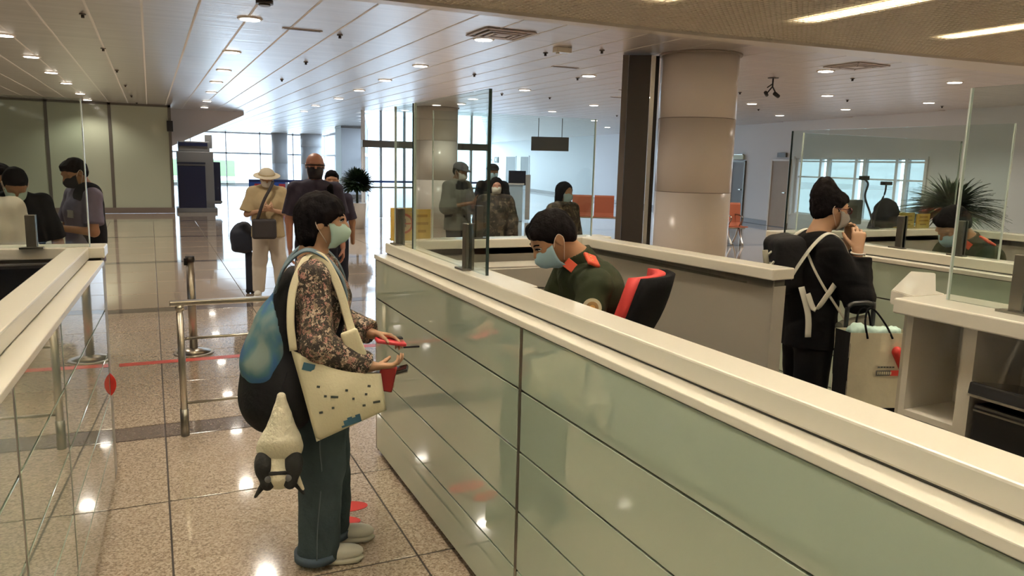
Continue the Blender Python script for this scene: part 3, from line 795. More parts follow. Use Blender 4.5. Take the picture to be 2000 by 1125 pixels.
office_chair('black office chair with red cushion behind the seated officer', (1.72, 2.96, 0), math.radians(132), tilt=24, zb=1.04, hb=0.40)
office_chair('red-backed office chair in the booth beyond the spiky plant', (7.15, 3.55, 0), math.radians(-60), back='chair_red', tilt=8, zb=1.15, hb=0.42)

# ================================================================== QUEUE BARRIERS AND FLOOR MARKS
rail = thing('barrier_rail', 'steel barrier rail with three horizontal bars behind the woman in the floral shirt', 'barrier', (0.12, 4.90, 0), math.radians(0))
cyl('post', (0, 0, 0.0), (0, 0, 0.80), 0.021, 'steel', rail); cyl('post', (0.75, 0.02, 0.0), (0.75, 0.02, 0.80), 0.021, 'steel', rail)
box('top_bar', (0.375, 0, 0.825), (0.86, 0.055, 0.028), 'steel', rail, 0.006)
cyl('bar', (0.0, 0, 0.605), (0.75, 0.02, 0.605), 0.009, 'steel', rail); cyl('bar', (0.0, 0, 0.205), (0.75, 0.02, 0.205), 0.009, 'steel', rail)
cyl('post_cap', (0, 0, 0.78), (0, 0, 0.812), 0.026, 'steel', rail); cyl('post_sleeve', (0, 0, 0), (0, 0, 0.17), 0.025, 'steel_dark', rail)
def stanchion(label, x, y, group=None):
    t = thing('stanchion', label, 'stanchion', (x, y, 0), 0, group)
    cyl('base', (0, 0, 0), (0, 0, 0.012), 0.165, 'steel', t, r2=0.16, n=32); cyl('base_dome', (0, 0, 0.012), (0, 0, 0.045), 0.14, 'steel', t, r2=0.035, n=32)
    cyl('pole', (0, 0, 0.03), (0, 0, 0.80), 0.034, 'steel', t); cyl('head', (0, 0, 0.80), (0, 0, 0.845), 0.038, 'black_plastic', t)
    box('belt_slot', (-0.035, 0, 0.80), (0.03, 0.05, 0.06), 'black_plastic', t, 0.004)
    return t
stanchion('steel queue stanchion with round base beside the barrier rail', 0.27, 7.02)
tp = box2('floor_tape', (-0.30, 6.74, 0.0), (2.9, 6.84, 0.0015), 'red_tape'); tag(tp, 'straight red tape line across the granite floor', 'floor tape')
d = cyl('red_plate', (-0.285, 4.268, 0.535), (-0.285, 4.276, 0.535), 0.078, 'red_sticker', n=36); tag(d, 'round red plate fixed to the end of the mirror-like counter', 'plate')
d = disc('floor_sticker', (0.80, 3.565, 0.001), 0.105, 0.058, 'red_sticker', rz=-0.2); tag(d, 'red oval foot sticker farther from the white sneakers', 'floor sticker')
d = disc('floor_sticker', (0.755, 3.42, 0.001), 0.08, 0.045, 'red_sticker', rz=-0.4); tag(d, 'red oval foot sticker right beside the white sneakers', 'floor sticker')

# ================================================================== CEILING FITTINGS
def downlight_proto():
    t = thing('downlight', 'round recessed downlight glowing in the satin strip ceiling', 'light', (0, 0, HC), 0, 'downlights in rows across the strip ceiling')
    bm = bmesh.new(); add_cyl(bm, (0, 0, -0.012), (0, 0, 0.0), 0.115, 0.125, 28)
    bm_obj('trim_ring', bm, 'downlight_ring', t)
    bm = bmesh.new(); add_cyl(bm, (0, 0, -0.016), (0, 0, -0.0122), 0.095, 0.095, 28)
    bm_obj('lens', bm, 'downlight_lens', t)
    ld = bpy.data.lights.new('lamp', 'SPOT'); ld.energy = DOWNLIGHT_W; ld.color = (1.0, 0.90, 0.76); ld.spot_size = math.radians(140); ld.spot_blend = 0.6; ld.shadow_soft_size = 0.09
    lo = bpy.data.objects.new('lamp', ld); COL.objects.link(lo); lo.parent = t; lo.location = (0, 0, -0.03)
    return t
DL = [(-1.51, 11.22), (-1.50, 13.5), (-1.49, 15.95), (-1.45, 18.21), (-1.42, 21.2), (-1.42, 23.6), (0.97, 8.37), (1.05, 11.13), (1.15, 13.58), (1.20, 15.84), (1.29, 18.47), (1.39, 21.52), (1.50, 24.4),
      (3.44, 8.23), (3.62, 11.01), (3.75, 13.35), (3.87, 15.67), (4.0, 18.12), (4.04, 21.06), (4.24, 23.9), (6.44, 13.36), (9.64, 18.3), (9.35, 15.7), (12.6, 21.1), (6.81, 17.6), (8.49, 8.09), (10.98, 7.96), (11.28, 10.66), (14.08, 12.75), (11.58, 12.96), (14.6, 15.29), (13.8, 10.5),
      (-1.52, 8.7), (6.2, 10.6), (9.1, 13.1), (12.2, 18.0), (15.2, 24.5), (-4.0, 11.2), (-4.0, 13.5), (-4.0, 16.0), (-4.0, 18.4), (-4.0, 21.0), (-4.0, 8.7)]  # far-left row lies out of view, kept for its light
dl = downlight_proto()
for i, (x, y) in enumerate(DL):
    o = dl if i == 0 else copy_tree(dl)
    o.location = (x, y, HC)
    row = ('unseen at far left, added for light' if x < -3 else 'running above the left booth towards the glass wall') if x < 0 else 'running above the barrier rail towards the stair soffit' if x < 2 else 'running above the glass screen towards the round plant' if x < 5 else 'around the big stone column' if x < 10 else 'towards the white wall with the wide window'
    tag(o, 'round recessed downlight in the ceiling row ' + row, None, 'downlights ' + row)
spr = thing('sprinkler_head', 'small dark sprinkler head on the strip ceiling', 'sprinkler', (0, 0, HC), 0, 'small sprinkler heads across the ceiling')
cyl('rose', (0, 0, -0.010), (0, 0, 0), 0.032, 'charcoal_side', spr, n=14); cyl('nozzle', (0, 0, -0.04), (0, 0, -0.010), 0.016, 'charcoal', spr, n=10)
SPR = [(-0.54, 9.05), (-0.49, 11.81), (-0.43, 14.78), (-0.38, 17.86), (-0.33, 21.08), (-0.25, 23.8), (1.98, 8.88), (2.1, 11.63), (2.19, 14.48), (4.97, 8.21), (4.51, 8.79), (11.73, 18.44), (6.46, 14.45), (6.23, 11.0), (9.49, 8.52), (9.72, 11.21), (12.28, 11.1), (12.78, 14.07), (14.72, 10.89), (4.69, 11.57), (7.59, 14.54)]
for i, (x, y) in enumerate(SPR):
    o = spr if i == 0 else copy_tree(spr)
    o.location = (x, y, HC)
t = thing('ceiling_speaker', 'round dark ceiling speaker above the queue', 'speaker', (0.98, 7.36, HC))
cyl('speaker_ring', (0, 0, -0.03), (0, 0, 0), 0.075, 'charcoal', t); cyl('speaker_cone', (0, 0, -0.045), (0, 0, -0.03), 0.05, 'charcoal_side', t)
def diffuser(label, x, y, s):
    t = thing('air_diffuser', label, 'vent', (x, y, HC))
    for k, (w, z) in enumerate(((s, -0.010), (s * .72, -0.016), (s * .46, -0.022))):
        bm = bmesh.new()
        for a in (-1, 1):
            add_box(bm, (a * w / 2, 0, z), (0.035, w, 0.012), Matrix.Identity(3)); add_box(bm, (0, a * w / 2, z), (w, 0.035, 0.012))
        bm_obj('louvre_ring', bm, 'soffit_grey', t)
    box('throat', (0, 0, -0.004), (s, s, 0.006), 'charcoal', t); box('centre_plate', (0, 0, -0.02), (s * .26, s * .26, 0.01), 'soffit_grey', t)
diffuser('square louvred air diffuser near the first column row downlight', 3.45, 7.78, 0.55)
diffuser('square louvred air diffuser beyond the big stone column', 8.40, 7.50, 0.55)
t = thing('ceiling_box', 'small pale box fitting on the ceiling near the grille edge', 'ceiling fitting', (4.48, 8.30, HC))
box('cover', (0, 0, -0.03), (0.20, 0.12, 0.06), 'cap_white', t, 0.008); cyl('sensor', (-0.06, 0, -0.075), (-0.06, 0, -0.06), 0.02, 'badge_white', t)
for lab, x, y in (('thin dark ceiling slot vent beside the glass screen edge', 5.4, 9.9), ('thin dark ceiling slot vent above the hanging sign', 8.7, 13.6), ('thin dark ceiling slot vent near the charcoal pillar', 8.0, 12.2), ('thin dark ceiling access joint above the bald man', 1.55, 8.75)):
    t = thing('slot_vent', lab, 'vent', (x, y, HC))
    box('slot_frame', (0, 0, -0.004), (0.42, 0.06, 0.008), 'soffit_grey', t); box('slot_opening', (0, 0, -0.009), (0.38, 0.03, 0.004), 'black_gap', t)
t = thing('ceiling_camera', 'black branching ceiling camera bracket right of the stone column', 'camera', (8.55, 9.15, HC))
cyl('stem', (0, 0, -0.14), (0, 0, 0), 0.012, 'black_plastic', t); cyl('mount_plate', (0, 0, -0.01), (0, 0, 0), 0.08, 'charcoal', t)
for a, b_ in (((0, 0, -.13), (-.09, .02, -.24)), ((0, 0, -.13), (.05, -.02, -.22)), ((-.02, 0, -.10), (-.10, 0, -.15))): cyl('arm', a, b_, 0.010, 'black_plastic', t, n=8)
cyl('camera_head', (0.02, -0.03, -.23), (0.11, -0.02, -.27), 0.03, 'black_plastic', t, n=12); cyl('camera_head', (-.13, 0, -.22), (-.07, .03, -.26), 0.026, 'black_plastic', t, n=12)
t = thing('hanging_sign', 'dark blank rectangular sign hanging from two ceiling rods', 'sign', (11.15, 21.25, 2.07), math.radians(-28))
box('board', (0, 0, 0.21), (1.15, 0.10, 0.42), 'sign_grey', t, 0.01)
for sx in (-0.36, 0.36): cyl('rod', (sx, 0, 0.42), (sx, 0, HC - 2.07), 0.012, 'steel_dark', t, n=8)

# ================================================================== FAR FURNITURE
k = thing('scanner_machine', 'tall dark grey machine with navy blue panel before the far windows', 'machine', (1.22, 24.9, 0))
box('cabinet', (0.0, 0.25, 0.93), (1.0, 0.7, 1.70), 'machine_grey', k, 0.02); box('navy_panel', (-0.12, -0.115, 0.72), (0.76, 0.03, 1.28), 'navy', k, 0.01)
box('panel_trim', (-0.12, -0.13, 1.44), (0.78, 0.03, 0.05), 'navy_dark', k); box('head_unit', (-0.02, 0.25, 1.93), (0.86, 0.6, 0.30), 'machine_grey', k, 0.02)
box('head_band', (-0.04, -0.07, 1.99), (0.78, 0.03, 0.10), 'navy', k); box('mast', (0.40, 0.25, 2.08), (0.20, 0.2, 0.40), 'machine_grey', k, 0.01); box('side_unit', (0.58, 0.2, 0.86), (0.22, 0.5, 1.25), 'navy_dark', k, 0.02)
box('base', (0, 0.25, 0.06), (1.12, 0.9, 0.12), 'machine_grey', k); cyl('caster', (-.5, -.1, 0.06), (-.44, -.1, 0.06), 0.06, 'black_plastic', k); box('bracket_shelf', (0.50, -0.05, 0.30), (0.42, 0.14, 0.06), 'machine_grey', k)
def plant(label, loc, r, z0, n, lw, ll, m, pot_h, pot_r, spiky):
    t = thing('potted_plant', label, 'plant', loc)
    cyl('pot', (0, 0, 0), (0, 0, pot_h), pot_r * .8, 'pot', t, r2=pot_r, n=24); cyl('stem', (0, 0, pot_h), (0, 0, z0), 0.03, 'leaf_dark', t, n=8)
    V = []; F = []
    for i in range(n):
        a = random.uniform(0, 2 * math.pi); e = math.asin(random.uniform(-0.55 if not spiky else -0.15, 1))
        d = Vector((math.cos(a) * math.cos(e), math.sin(a) * math.cos(e), math.sin(e)))
        s = d.cross(Vector((0, 0, 1))).normalized(); l = ll * random.uniform(.7, 1.15)
        st = Vector((0, 0, z0)) + d * r * (random.uniform(0.0, .35) if spiky else random.uniform(0.25, 0.85))
        base = len(V); K = 5
        for j in range(K + 1):
            f = j / K; p = st + d * l * f + Vector((0, 0, -1)) * (0.32 if spiky else .15) * l * f * f
            w = lw * (math.sin(math.pi * min(1, f * .85 + .15))) * 0.5 + 0.0008
            V.append(p - s * w); V.append(p + s * w + Vector((0, 0, lw * .15)))
        for j in range(K): F.append((base + 2 * j, base + 2 * j + 1, base + 2 * j + 3, base + 2 * j + 2))
    me = bpy.data.meshes.new('foliage'); me.from_pydata([v[:] for v in V], [], F); me.update()
    o = finish('foliage', me, m, t); tag(o, kind='stuff')
    return t
plant('round dark green potted plant before the square grey pillar', (4.55, 18.7, 0), 0.34, 1.10, 2200, 0.05, 0.15, 'leaf_dark', 0.62, 0.22, False)
plant('spiky dark green potted plant behind the seated officer at right', (6.98, 4.95, 0), 0.34, 1.33, 900, 0.020, 0.38, 'leaf', 0.75, 0.17, True)
bn = thing('blue_banner', 'long low blue banner on thin stands before the far windows', 'banner', (4.6, 31.0, 0))
box('banner_cloth', (-0.55, 0, 0.60), (1.35, 0.03, 0.42), 'blue_banner', bn); box('banner_cloth', (0.95, 0, 0.60), (1.35, 0.03, 0.42), 'blue_banner', bn); box('banner_header', (0.2, -0.02, 0.76), (2.8, 0.02, 0.10), 'blue_banner_dark', bn)
for i in range(5): box('banner_print', (-0.9 + i * 0.45, -0.022, 0.57), (0.24, 0.01, 0.16), 'blue_banner_dark' if i % 2 else 'bag_red', bn)
for sx in (-0.55, 0.95): cyl('stand_pole', (sx, 0.03, 0), (sx, 0.03, 0.8), 0.02, 'steel_dark', bn, n=8); cyl('stand_foot', (sx, 0.03, 0), (sx, 0.03, 0.02), 0.2, 'steel_dark', bn)
# orange seats
def seat_unit(parent, y):
    V = []
    bm = bmesh.new()
    prof = [(-0.20, 0.43), (0.0, 0.41), (0.20, 0.42), (0.26, 0.48), (0.32, 0.88), (0.35, 0.92)]
    th = 0.03
    rowsv = []
    for off in (0, 1):
        for x, z in prof:
            for yy in (-0.25, 0.25):
                rowsv.append(bm.verts.new((x + (th if off and z > .45 else 0), yy + y, z - (th if off and z <= .45 else 0))))
    n = len(prof)
    for i in range(n - 1):
        a = i * 2; bm.faces.new((rowsv[a], rowsv[a + 1], rowsv[a + 3], rowsv[a + 2])); b = 2 * n + a; bm.faces.new((rowsv[b], rowsv[b + 2], rowsv[b + 3], rowsv[b + 1]))
        bm.faces.new((rowsv[a], rowsv[a + 2], rowsv[b + 2], rowsv[b])); bm.faces.new((rowsv[a + 1], rowsv[b + 1], rowsv[b + 3], rowsv[a + 3]))
    bm.faces.new((rowsv[0], rowsv[2 * n], rowsv[2 * n + 1], rowsv[1])); e = 2 * (n - 1); bm.faces.new((rowsv[e], rowsv[e + 1], rowsv[2 * n + e + 1], rowsv[2 * n + e]))
    bmesh.ops.recalc_face_normals(bm, faces=bm.faces)
    return bm_obj('seat', bm, 'orange_seat', parent)
def bench(label, x, y, rz, n):
    t = thing('seat_bench', label, 'bench', (x, y, 0), rz)
    for i in range(n): seat_unit(t, (i - (n - 1) / 2) * 0.56)
    cyl('beam', (0.05, -n * .28, 0.38), (0.05, n * .28, 0.38), 0.03, 'steel', t, n=10)
    for sy in (-1, 1):
        yy = sy * (n * .28 - .15)
        tube('leg', spline([(-0.28, yy, 0.02), (-0.1, yy, 0.2), (0.05, yy, 0.37), (0.16, yy, 0.2), (0.34, yy, 0.02)], 5), 0.022, 'steel', t)
        tube('armrest', spline([(0.02, yy, 0.40), (-0.18, yy, 0.60), (0.05, yy, 0.66), (0.28, yy, 0.66)], 4), 0.016, 'steel_dark', t)
    return t
bench('row of orange-red waiting seats left of the charcoal pillar', 10.3, 16.6, math.radians(58), 3)
bench('orange waiting seat beside the big stone column', 11.75, 13.45, math.radians(70), 1)
t = thing('info_kiosk', 'pale blue information kiosk before the white far wall', 'kiosk', (9.6, 20.5, 0), math.radians(-25))
box('body', (0, 0, 0.55), (0.55, 0.4, 1.1), 'pale_blue', t, 0.02); box('screen', (0.1, 0, 1.25), (0.50, 0.06, 0.42), 'navy_dark', t, 0.01); box('counter_top', (0, -0.02, 1.08), (0.62, 0.46, 0.04), 'wall_white', t); box('side_post', (0.42, 0, 0.7), (0.14, 0.2, 1.3), 'pillar_far', t)
t = thing('desk_monitor', 'grey monitor back on the booth wall beside the black jacket', 'monitor', (5.05, 4.485, CT), math.radians(0))
box('monitor_shell', (0, 0, 0.135), (0.34, 0.05, 0.20), 'machine_grey', t, 0.01); box('monitor_neck', (0, 0, 0.03), (0.05, 0.04, 0.05), 'machine_grey', t); box('monitor_foot', (0, 0, 0.006), (0.2, 0.12, 0.012), 'machine_grey', t); box('vent_panel', (0, -0.028, 0.14), (0.2, 0.006, 0.1), 'charcoal', t)
t = thing('curved_arms', 'thin curved black arms standing on the booth wall by the window', 'camera', (5.36, 4.46, CT))  # dark curved shapes built as solid arms, not known to be a camera
tube('arm', spline([(0, 0, 0), (-0.05, 0, 0.12), (-0.13, 0, 0.26), (-0.11, 0, 0.36), (-0.15, 0, 0.40)], 6), 0.008, 'black_plastic', t)
box('camera_head', (-0.16, 0, 0.41), (0.08, 0.04, 0.035), 'black_plastic', t, 0.005); box('camera_head', (0.10, 0, 0.37), (0.10, 0.04, 0.03), 'charcoal', t, 0.005); tube('arm', spline([(0, 0, 0), (0.02, 0, 0.15), (0.09, 0, 0.28), (0.10, 0, 0.37)], 6), 0.007, 'charcoal', t); cyl('arm_foot', (0, 0, 0), (0, 0, 0.012), 0.05, 'black_plastic', t)

# ================================================================== SOFT SHAPES (signed distance fields -> one continuous mesh)
def nrm(v):
    v = np.asarray(v, float); return v / (np.linalg.norm(v) + 1e-12)
V3 = lambda *a: np.array(a, float)

class Blob:
    def __init__(s, h=0.01, k=0.02):
        s.h = h; s.k = k; s.ops = []
    def cap(s, a, b, ra, rb=None, k=None, op='+', flat=0):
        a = V3(*a); b = V3(*b); rb = ra if rb is None else rb
        s.ops.append(('cap', op, s.k if k is None else k, a, b, ra, rb, flat)); return s
    def ell(s, c, r, R=None, k=None, op='+'):
        s.ops.append(('ell', op, s.k if k is None else k, V3(*c), V3(*r), np.eye(3) if R is None else np.asarray(R, float))); return s
    def econe(s, a, b, ra, rb, side, k=None, op='+', flat=0):
        s.ops.append(('econe', op, s.k if k is None else k, V3(*a), V3(*b), ra, rb, V3(*side), flat)); return s
    def rbox(s, c, half, r, R=None, k=None, op='+'):
        s.ops.append(('rbox', op, s.k if k is None else k, V3(*c), V3(*half), r, np.eye(3) if R is None else np.asarray(R, float))); return s
    def cut(s, p, n):
        s.ops.append(('cut', 'x', 0, V3(*p), nrm(n))); return s
    def _bb(s, o):
        t = o[0]
        if t == 'cap': return np.minimum(o[3] - o[5], o[4] - o[6]), np.maximum(o[3] + o[5], o[4] + o[6])
        if t == 'ell':
            e = np.abs(o[5].T) @ o[4]; return o[3] - e, o[3] + e
        if t == 'econe':
            r1, r2 = max(o[5]), max(o[6]); return np.minimum(o[3] - r1, o[4] - r2), np.maximum(o[3] + r1, o[4] + r2)
        if t == 'rbox':
            e = np.abs(o[6].T) @ (o[4] + o[5]); return o[3] - e, o[3] + e
    def _d(s, o, P):
        t = o[0]
        if t == 'cap':
            a, b, ra, rb, flat = o[3:8]; ab = b - a; L2 = ab @ ab
            q = P - a; tt = (q @ ab) / L2; tc = np.clip(tt, 0, 1)
            d = np.linalg.norm(q - tc[..., None] * ab, axis=-1) - (ra + (rb - ra) * tc)
            L = math.sqrt(L2)
            if flat & 2: d = np.maximum(d, (tt - 1) * L)
            if flat & 1: d = np.maximum(d, -tt * L)
            return d
        if t == 'ell':
            c, r, R = o[3:6]; q = (P - c) @ R.T
            k0 = np.linalg.norm(q / r, axis=-1); k1 = np.linalg.norm(q / (r * r), axis=-1)
            return k0 * (k0 - 1) / (k1 + 1e-9)
        if t == 'econe':
            a, b, ra, rb, side, flat = o[3:9]; ab = b - a; L = np.linalg.norm(ab); w = ab / L
            u = side - w * (side @ w); u = nrm(u); v = np.cross(w, u)
            q = P - a; z = q @ w; tt = np.clip(z / L, 0, 1); ez = z - tt * L
            ru = ra[0] + (rb[0] - ra[0]) * tt; rv = ra[1] + (rb[1] - ra[1]) * tt; rm = np.minimum(ru, rv)
            x = q @ u; y = q @ v
            k0 = np.sqrt((x / ru) ** 2 + (y / rv) ** 2 + (ez / rm) ** 2); k1 = np.sqrt((x / ru ** 2) ** 2 + (y / rv ** 2) ** 2 + (ez / rm ** 2) ** 2)
            d = k0 * (k0 - 1) / (k1 + 1e-6)
            d = np.where(k0 < 0.02, -rm, d)
            if flat & 2: d = np.maximum(d, z - L)
            if flat & 1: d = np.maximum(d, -z)
            return d
        if t == 'rbox':
            c, hf, r, R = o[3:7]; q = np.abs((P - c) @ R.T) - hf
            return np.linalg.norm(np.maximum(q, 0), axis=-1) + np.minimum(q.max(axis=-1), 0) - r
    def mesh(s):
        h = s.h
        lo = np.full(3, 1e9); hi = -lo
        for o in s.ops:
            if o[1] == '+':
                a, b = s._bb(o); lo = np.minimum(lo, a); hi = np.maximum(hi, b)
        lo -= 4 * h; hi += 4 * h
        n = np.ceil((hi - lo) / h).astype(int) + 1
        ax = [lo[i] + h * np.arange(n[i]) for i in range(3)]
        D = np.full(n, 0.5, np.float64)
        for o in s.ops:
            if o[0] == 'cut':
                p, nn = o[3], o[4]
                pl = ((ax[0] - p[0]) * nn[0])[:, None, None] + ((ax[1] - p[1]) * nn[1])[None, :, None] + ((ax[2] - p[2]) * nn[2])[None, None, :]
                np.maximum(D, pl, out=D); continue
            a, b = s._bb(o); k = max(o[2], 1e-4); pad = k + 3 * h
            i0 = np.clip(np.floor((a - pad - lo) / h).astype(int), 0, n - 1); i1 = np.clip(np.ceil((b + pad - lo) / h).astype(int) + 1, 1, n)
            sl = tuple(slice(i0[i], i1[i]) for i in range(3))
            P = np.stack(np.meshgrid(*[ax[i][sl[i]] for i in range(3)], indexing='ij'), -1)
            d = s._d(o, P); E = D[sl]
            if o[1] == '+':
                hh = np.maximum(k - np.abs(E - d), 0) / k; D[sl] = np.minimum(E, d) - hh * hh * k * 0.25
            else:
                d = -d; hh = np.maximum(k - np.abs(E - d), 0) / k; D[sl] = np.maximum(E, d) + hh * hh * k * 0.25
        return surfnet(D, lo, h)

def surfnet(D, lo, h):
    S = D < 0
    c = np.zeros(tuple(np.array(D.shape) - 1), np.int8)
    offs = [(i, j, k) for i in (0, 1) for j in (0, 1) for k in (0, 1)]
    sh = np.array(D.shape) - 1
    for i, j, k in offs: c += S[i:i + sh[0], j:j + sh[1], k:k + sh[2]]
    mask = (c > 0) & (c < 8)
    idx = np.argwhere(mask)
    ids = np.full(mask.shape, -1, np.int64); ids[mask] = np.arange(len(idx))
    vals = np.stack([D[idx[:, 0] + o[0], idx[:, 1] + o[1], idx[:, 2] + o[2]] for o in offs], 1)
    acc = np.zeros((len(idx), 3)); cnt = np.zeros(len(idx))
    for a in range(8):
        for b in range(a + 1, 8):
            if sum(x != y for x, y in zip(offs[a], offs[b])) != 1: continue
            va, vb = vals[:, a], vals[:, b]; cr = (va < 0) != (vb < 0)
            t = np.where(cr, va / np.where(cr, va - vb, 1), 0)
            p = np.array(offs[a], float) + t[:, None] * (np.array(offs[b], float) - np.array(offs[a], float))
            acc += p * cr[:, None]; cnt += cr
    verts = lo + h * (idx + acc / cnt[:, None])
    faces = []
    for axis in range(3):
        b, c2 = [(1, 2), (2, 0), (0, 1)][axis]
        s0 = [slice(None)] * 3; s1 = [slice(None)] * 3; s0[axis] = slice(0, -1); s1[axis] = slice(1, None)
        e = S[tuple(s0)] != S[tuple(s1)]
        q = np.argwhere(e)
        q = q[(q[:, b] > 0) & (q[:, c2] > 0) & (q[:, b] < D.shape[b] - 1) & (q[:, c2] < D.shape[c2] - 1)]
        if not len(q): continue
        def cell(db, dc):
            z = q.copy(); z[:, b] += db; z[:, c2] += dc; return ids[z[:, 0], z[:, 1], z[:, 2]]
        f = np.stack([cell(-1, -1), cell(0, -1), cell(0, 0), cell(-1, 0)], 1)
        fl = S[q[:, 0], q[:, 1], q[:, 2]]
        f[~fl] = f[~fl][:, ::-1]
        faces.append(f)
    return verts, np.concatenate(faces)

def np_mesh(name, v, f):
    me = bpy.data.meshes.new(name)
    me.vertices.add(len(v)); me.vertices.foreach_set('co', v.astype(np.float32).ravel())
    me.loops.add(f.size); me.loops.foreach_set('vertex_index', f.astype(np.int32).ravel())
    me.polygons.add(len(f)); me.polygons.foreach_set('loop_start', np.arange(0, f.size, 4, dtype=np.int32))
    me.polygons.foreach_set('use_smooth', np.ones(len(f), bool))
    me.update(calc_edges=True); me.validate()
    return me

def vnormals(v, f):
    n = np.cross(v[f[:, 2]] - v[f[:, 0]], v[f[:, 3]] - v[f[:, 1]])
    out = np.zeros_like(v)
    for i in range(4): np.add.at(out, f[:, i], n)
    return out / (np.linalg.norm(out, axis=1, keepdims=True) + 1e-12)

def wrinkle(v, amp, freq, seed=0, stretch=(1, 1, 1)):
    r = np.random.default_rng(seed); p = v * np.array(stretch); out = np.zeros(len(v))
    for o in range(5):
        d = nrm(r.normal(size=3)); d2 = nrm(r.normal(size=3)); f = freq * (1.0 + 0.55 * o)
        out += np.sin(p @ d * f + r.uniform(0, 6) + 1.8 * np.sin(p @ d2 * f * .6 + r.uniform(0, 6))) / (1 + .5 * o)
    return out * amp / 2.2

def soft(name, blob, m, parent, amp=0.0, freq=40, seed=0, stretch=(1, 1, 1)):
    v, f = blob.mesh()
    if amp: v = v + vnormals(v, f) * wrinkle(v, amp, freq, seed, stretch)[:, None]
    return finish(name, np_mesh(name, v, f), m, parent)

# ================================================================== PEOPLE
# local frame of a figure: +X forward, +Y its left, +Z up, origin on the floor
def skel(H, **kw):
    g = H / 1.70
    J = dict(pelvis=V3(0, 0, .92), waist=V3(0.0, 0, 1.06), chest=V3(0.0, 0, 1.24), neck=V3(-0.025, 0, 1.44), head=V3(0.005, 0, 1.585),
             shL=V3(-.01, .175, 1.385), shR=V3(-.01, -.175, 1.385), elL=V3(-.02, .235, 1.09), elR=V3(-.02, -.235, 1.09), wrL=V3(.06, .235, .845), wrR=V3(.06, -.235, .845),
             hipL=V3(0, .085, .88), hipR=V3(0, -.085, .88), knL=V3(.015, .095, .48), knR=V3(.015, -.095, .48), anL=V3(-.02, .10, .085), anR=V3(-.02, -.10, .085))
    J = {k: v * g for k, v in J.items()}
    J['hf'] = V3(1, 0, 0); J['hu'] = V3(0, 0, 1); J['fL'] = V3(1, 0.15, 0); J['fR'] = V3(1, -0.15, 0)
    J['g'] = g; J['s'] = 0.232 * g
    for k, v in kw.items(): J[k] = V3(*v) if isinstance(v, (tuple, list)) else v
    J['hf'] = nrm(J['hf']); J['hu'] = nrm(J['hu'] - J['hf'] * (J['hu'] @ J['hf'])); J['hl'] = np.cross(J['hu'], J['hf'])
    return J

def headpt(J, p):
    s = J['s']; return J['head'] + s * (p[0] * J['hf'] + p[1] * J['hl'] + p[2] * J['hu'])
def headR(J): return np.stack([J['hf'], J['hl'], J['hu']])

def add_head(B, J, ears=True):
    s = J['s']; R = headR(J); hp = lambda *p: headpt(J, p)
    B.ell(hp(-.06, 0, .12), (.42 * s, .335 * s, .37 * s), R, k=.02)
    B.ell(hp(.10, 0, -.10), (.285 * s, .255 * s, .37 * s), R, k=.03)
    B.ell(hp(.17, 0, -.37), (.15 * s, .16 * s, .11 * s), R, k=.025)
    for y in (-1, 1):
        B.ell(hp(.22, y * .15, -.08), (.13 * s, .10 * s, .10 * s), R, k=.02)          # cheeks
        B.ell(hp(.41, y * .145, .02), (.07 * s, .095 * s, .05 * s), R, k=.012, op='-')  # eye sockets
        B.cap(hp(.335, y * .20, .085), hp(.37, y * .06, .095), .035 * s, k=.012)        # brow
        if ears:
            B.ell(hp(-.04, y * .335, -.03), (.085 * s, .03 * s, .135 * s), R, k=.008)
            B.ell(hp(-.02, y * .365, -.02), (.045 * s, .02 * s, .08 * s), R, k=.006, op='-')
    B.cap(hp(.365, 0, .05), hp(.455, 0, -.10), .030 * s, .048 * s, k=.012)
    B.ell(hp(.42, 0, -.125), (.05 * s, .075 * s, .035 * s), R, k=.01)
    B.ell(hp(.375, 0, -.235), (.035 * s, .10 * s, .022 * s), R, k=.008); B.ell(hp(.37, 0, -.28), (.035 * s, .085 * s, .022 * s), R, k=.008)
    B.cap(hp(-.11, 0, -.22), J['neck'], .235 * s, .27 * s, k=.025)

def add_hand(B, w, d, n, side, g=1.0, curl=(.5, .5, .5, .5), thumb=0.6, fat=1.0):
    """w wrist, d finger direction, n palm normal (the way the palm faces), side = unit vector towards the thumb"""
    d = nrm(d); n = nrm(n - d * (n @ d)); t = nrm(side - d * (side @ d) - n * (side @ n))
    L = 0.092 * g
    B.econe(w - d * .01, w + d * L, (.027 * g, .019 * g), (.040 * g, .014 * g), t, k=.012)
    lens = (.074, .082, .076, .060); offs = (.030, .010, -.011, -.030)
    for i in range(4):
        p = w + d * (L * (.97 - .04 * abs(i - 1))) + t * offs[i] * g; a = 0.0; r = (.0088, .009, .0088, .0078)[i] * g * fat
        for j, fr in enumerate((.46, .30, .24)):
            a += curl[i] * (0.75, 1.0, .8)[j]
            q = p + (d * math.cos(a) + n * math.sin(a)) * lens[i] * g * fr
            B.cap(p, q, r * (1 - .06 * j), r * (.95 - .06 * j), k=.004); p = q
    p = w + d * L * .28 + t * .026 * g
    for j, (ln, c) in enumerate(((.045, 0.15), (.034, .5), (.026, .9))):
        dd = nrm(d * (0.75 + .1 * j) + t * (.75 - .5 * c * thumb) + n * (.35 + c * thumb * .5))
        q = p + dd * ln * g; B.cap(p, q, .0115 * g * fat * (1 - .1 * j), .0105 * g * fat * (1 - .1 * j), k=.006); p = q

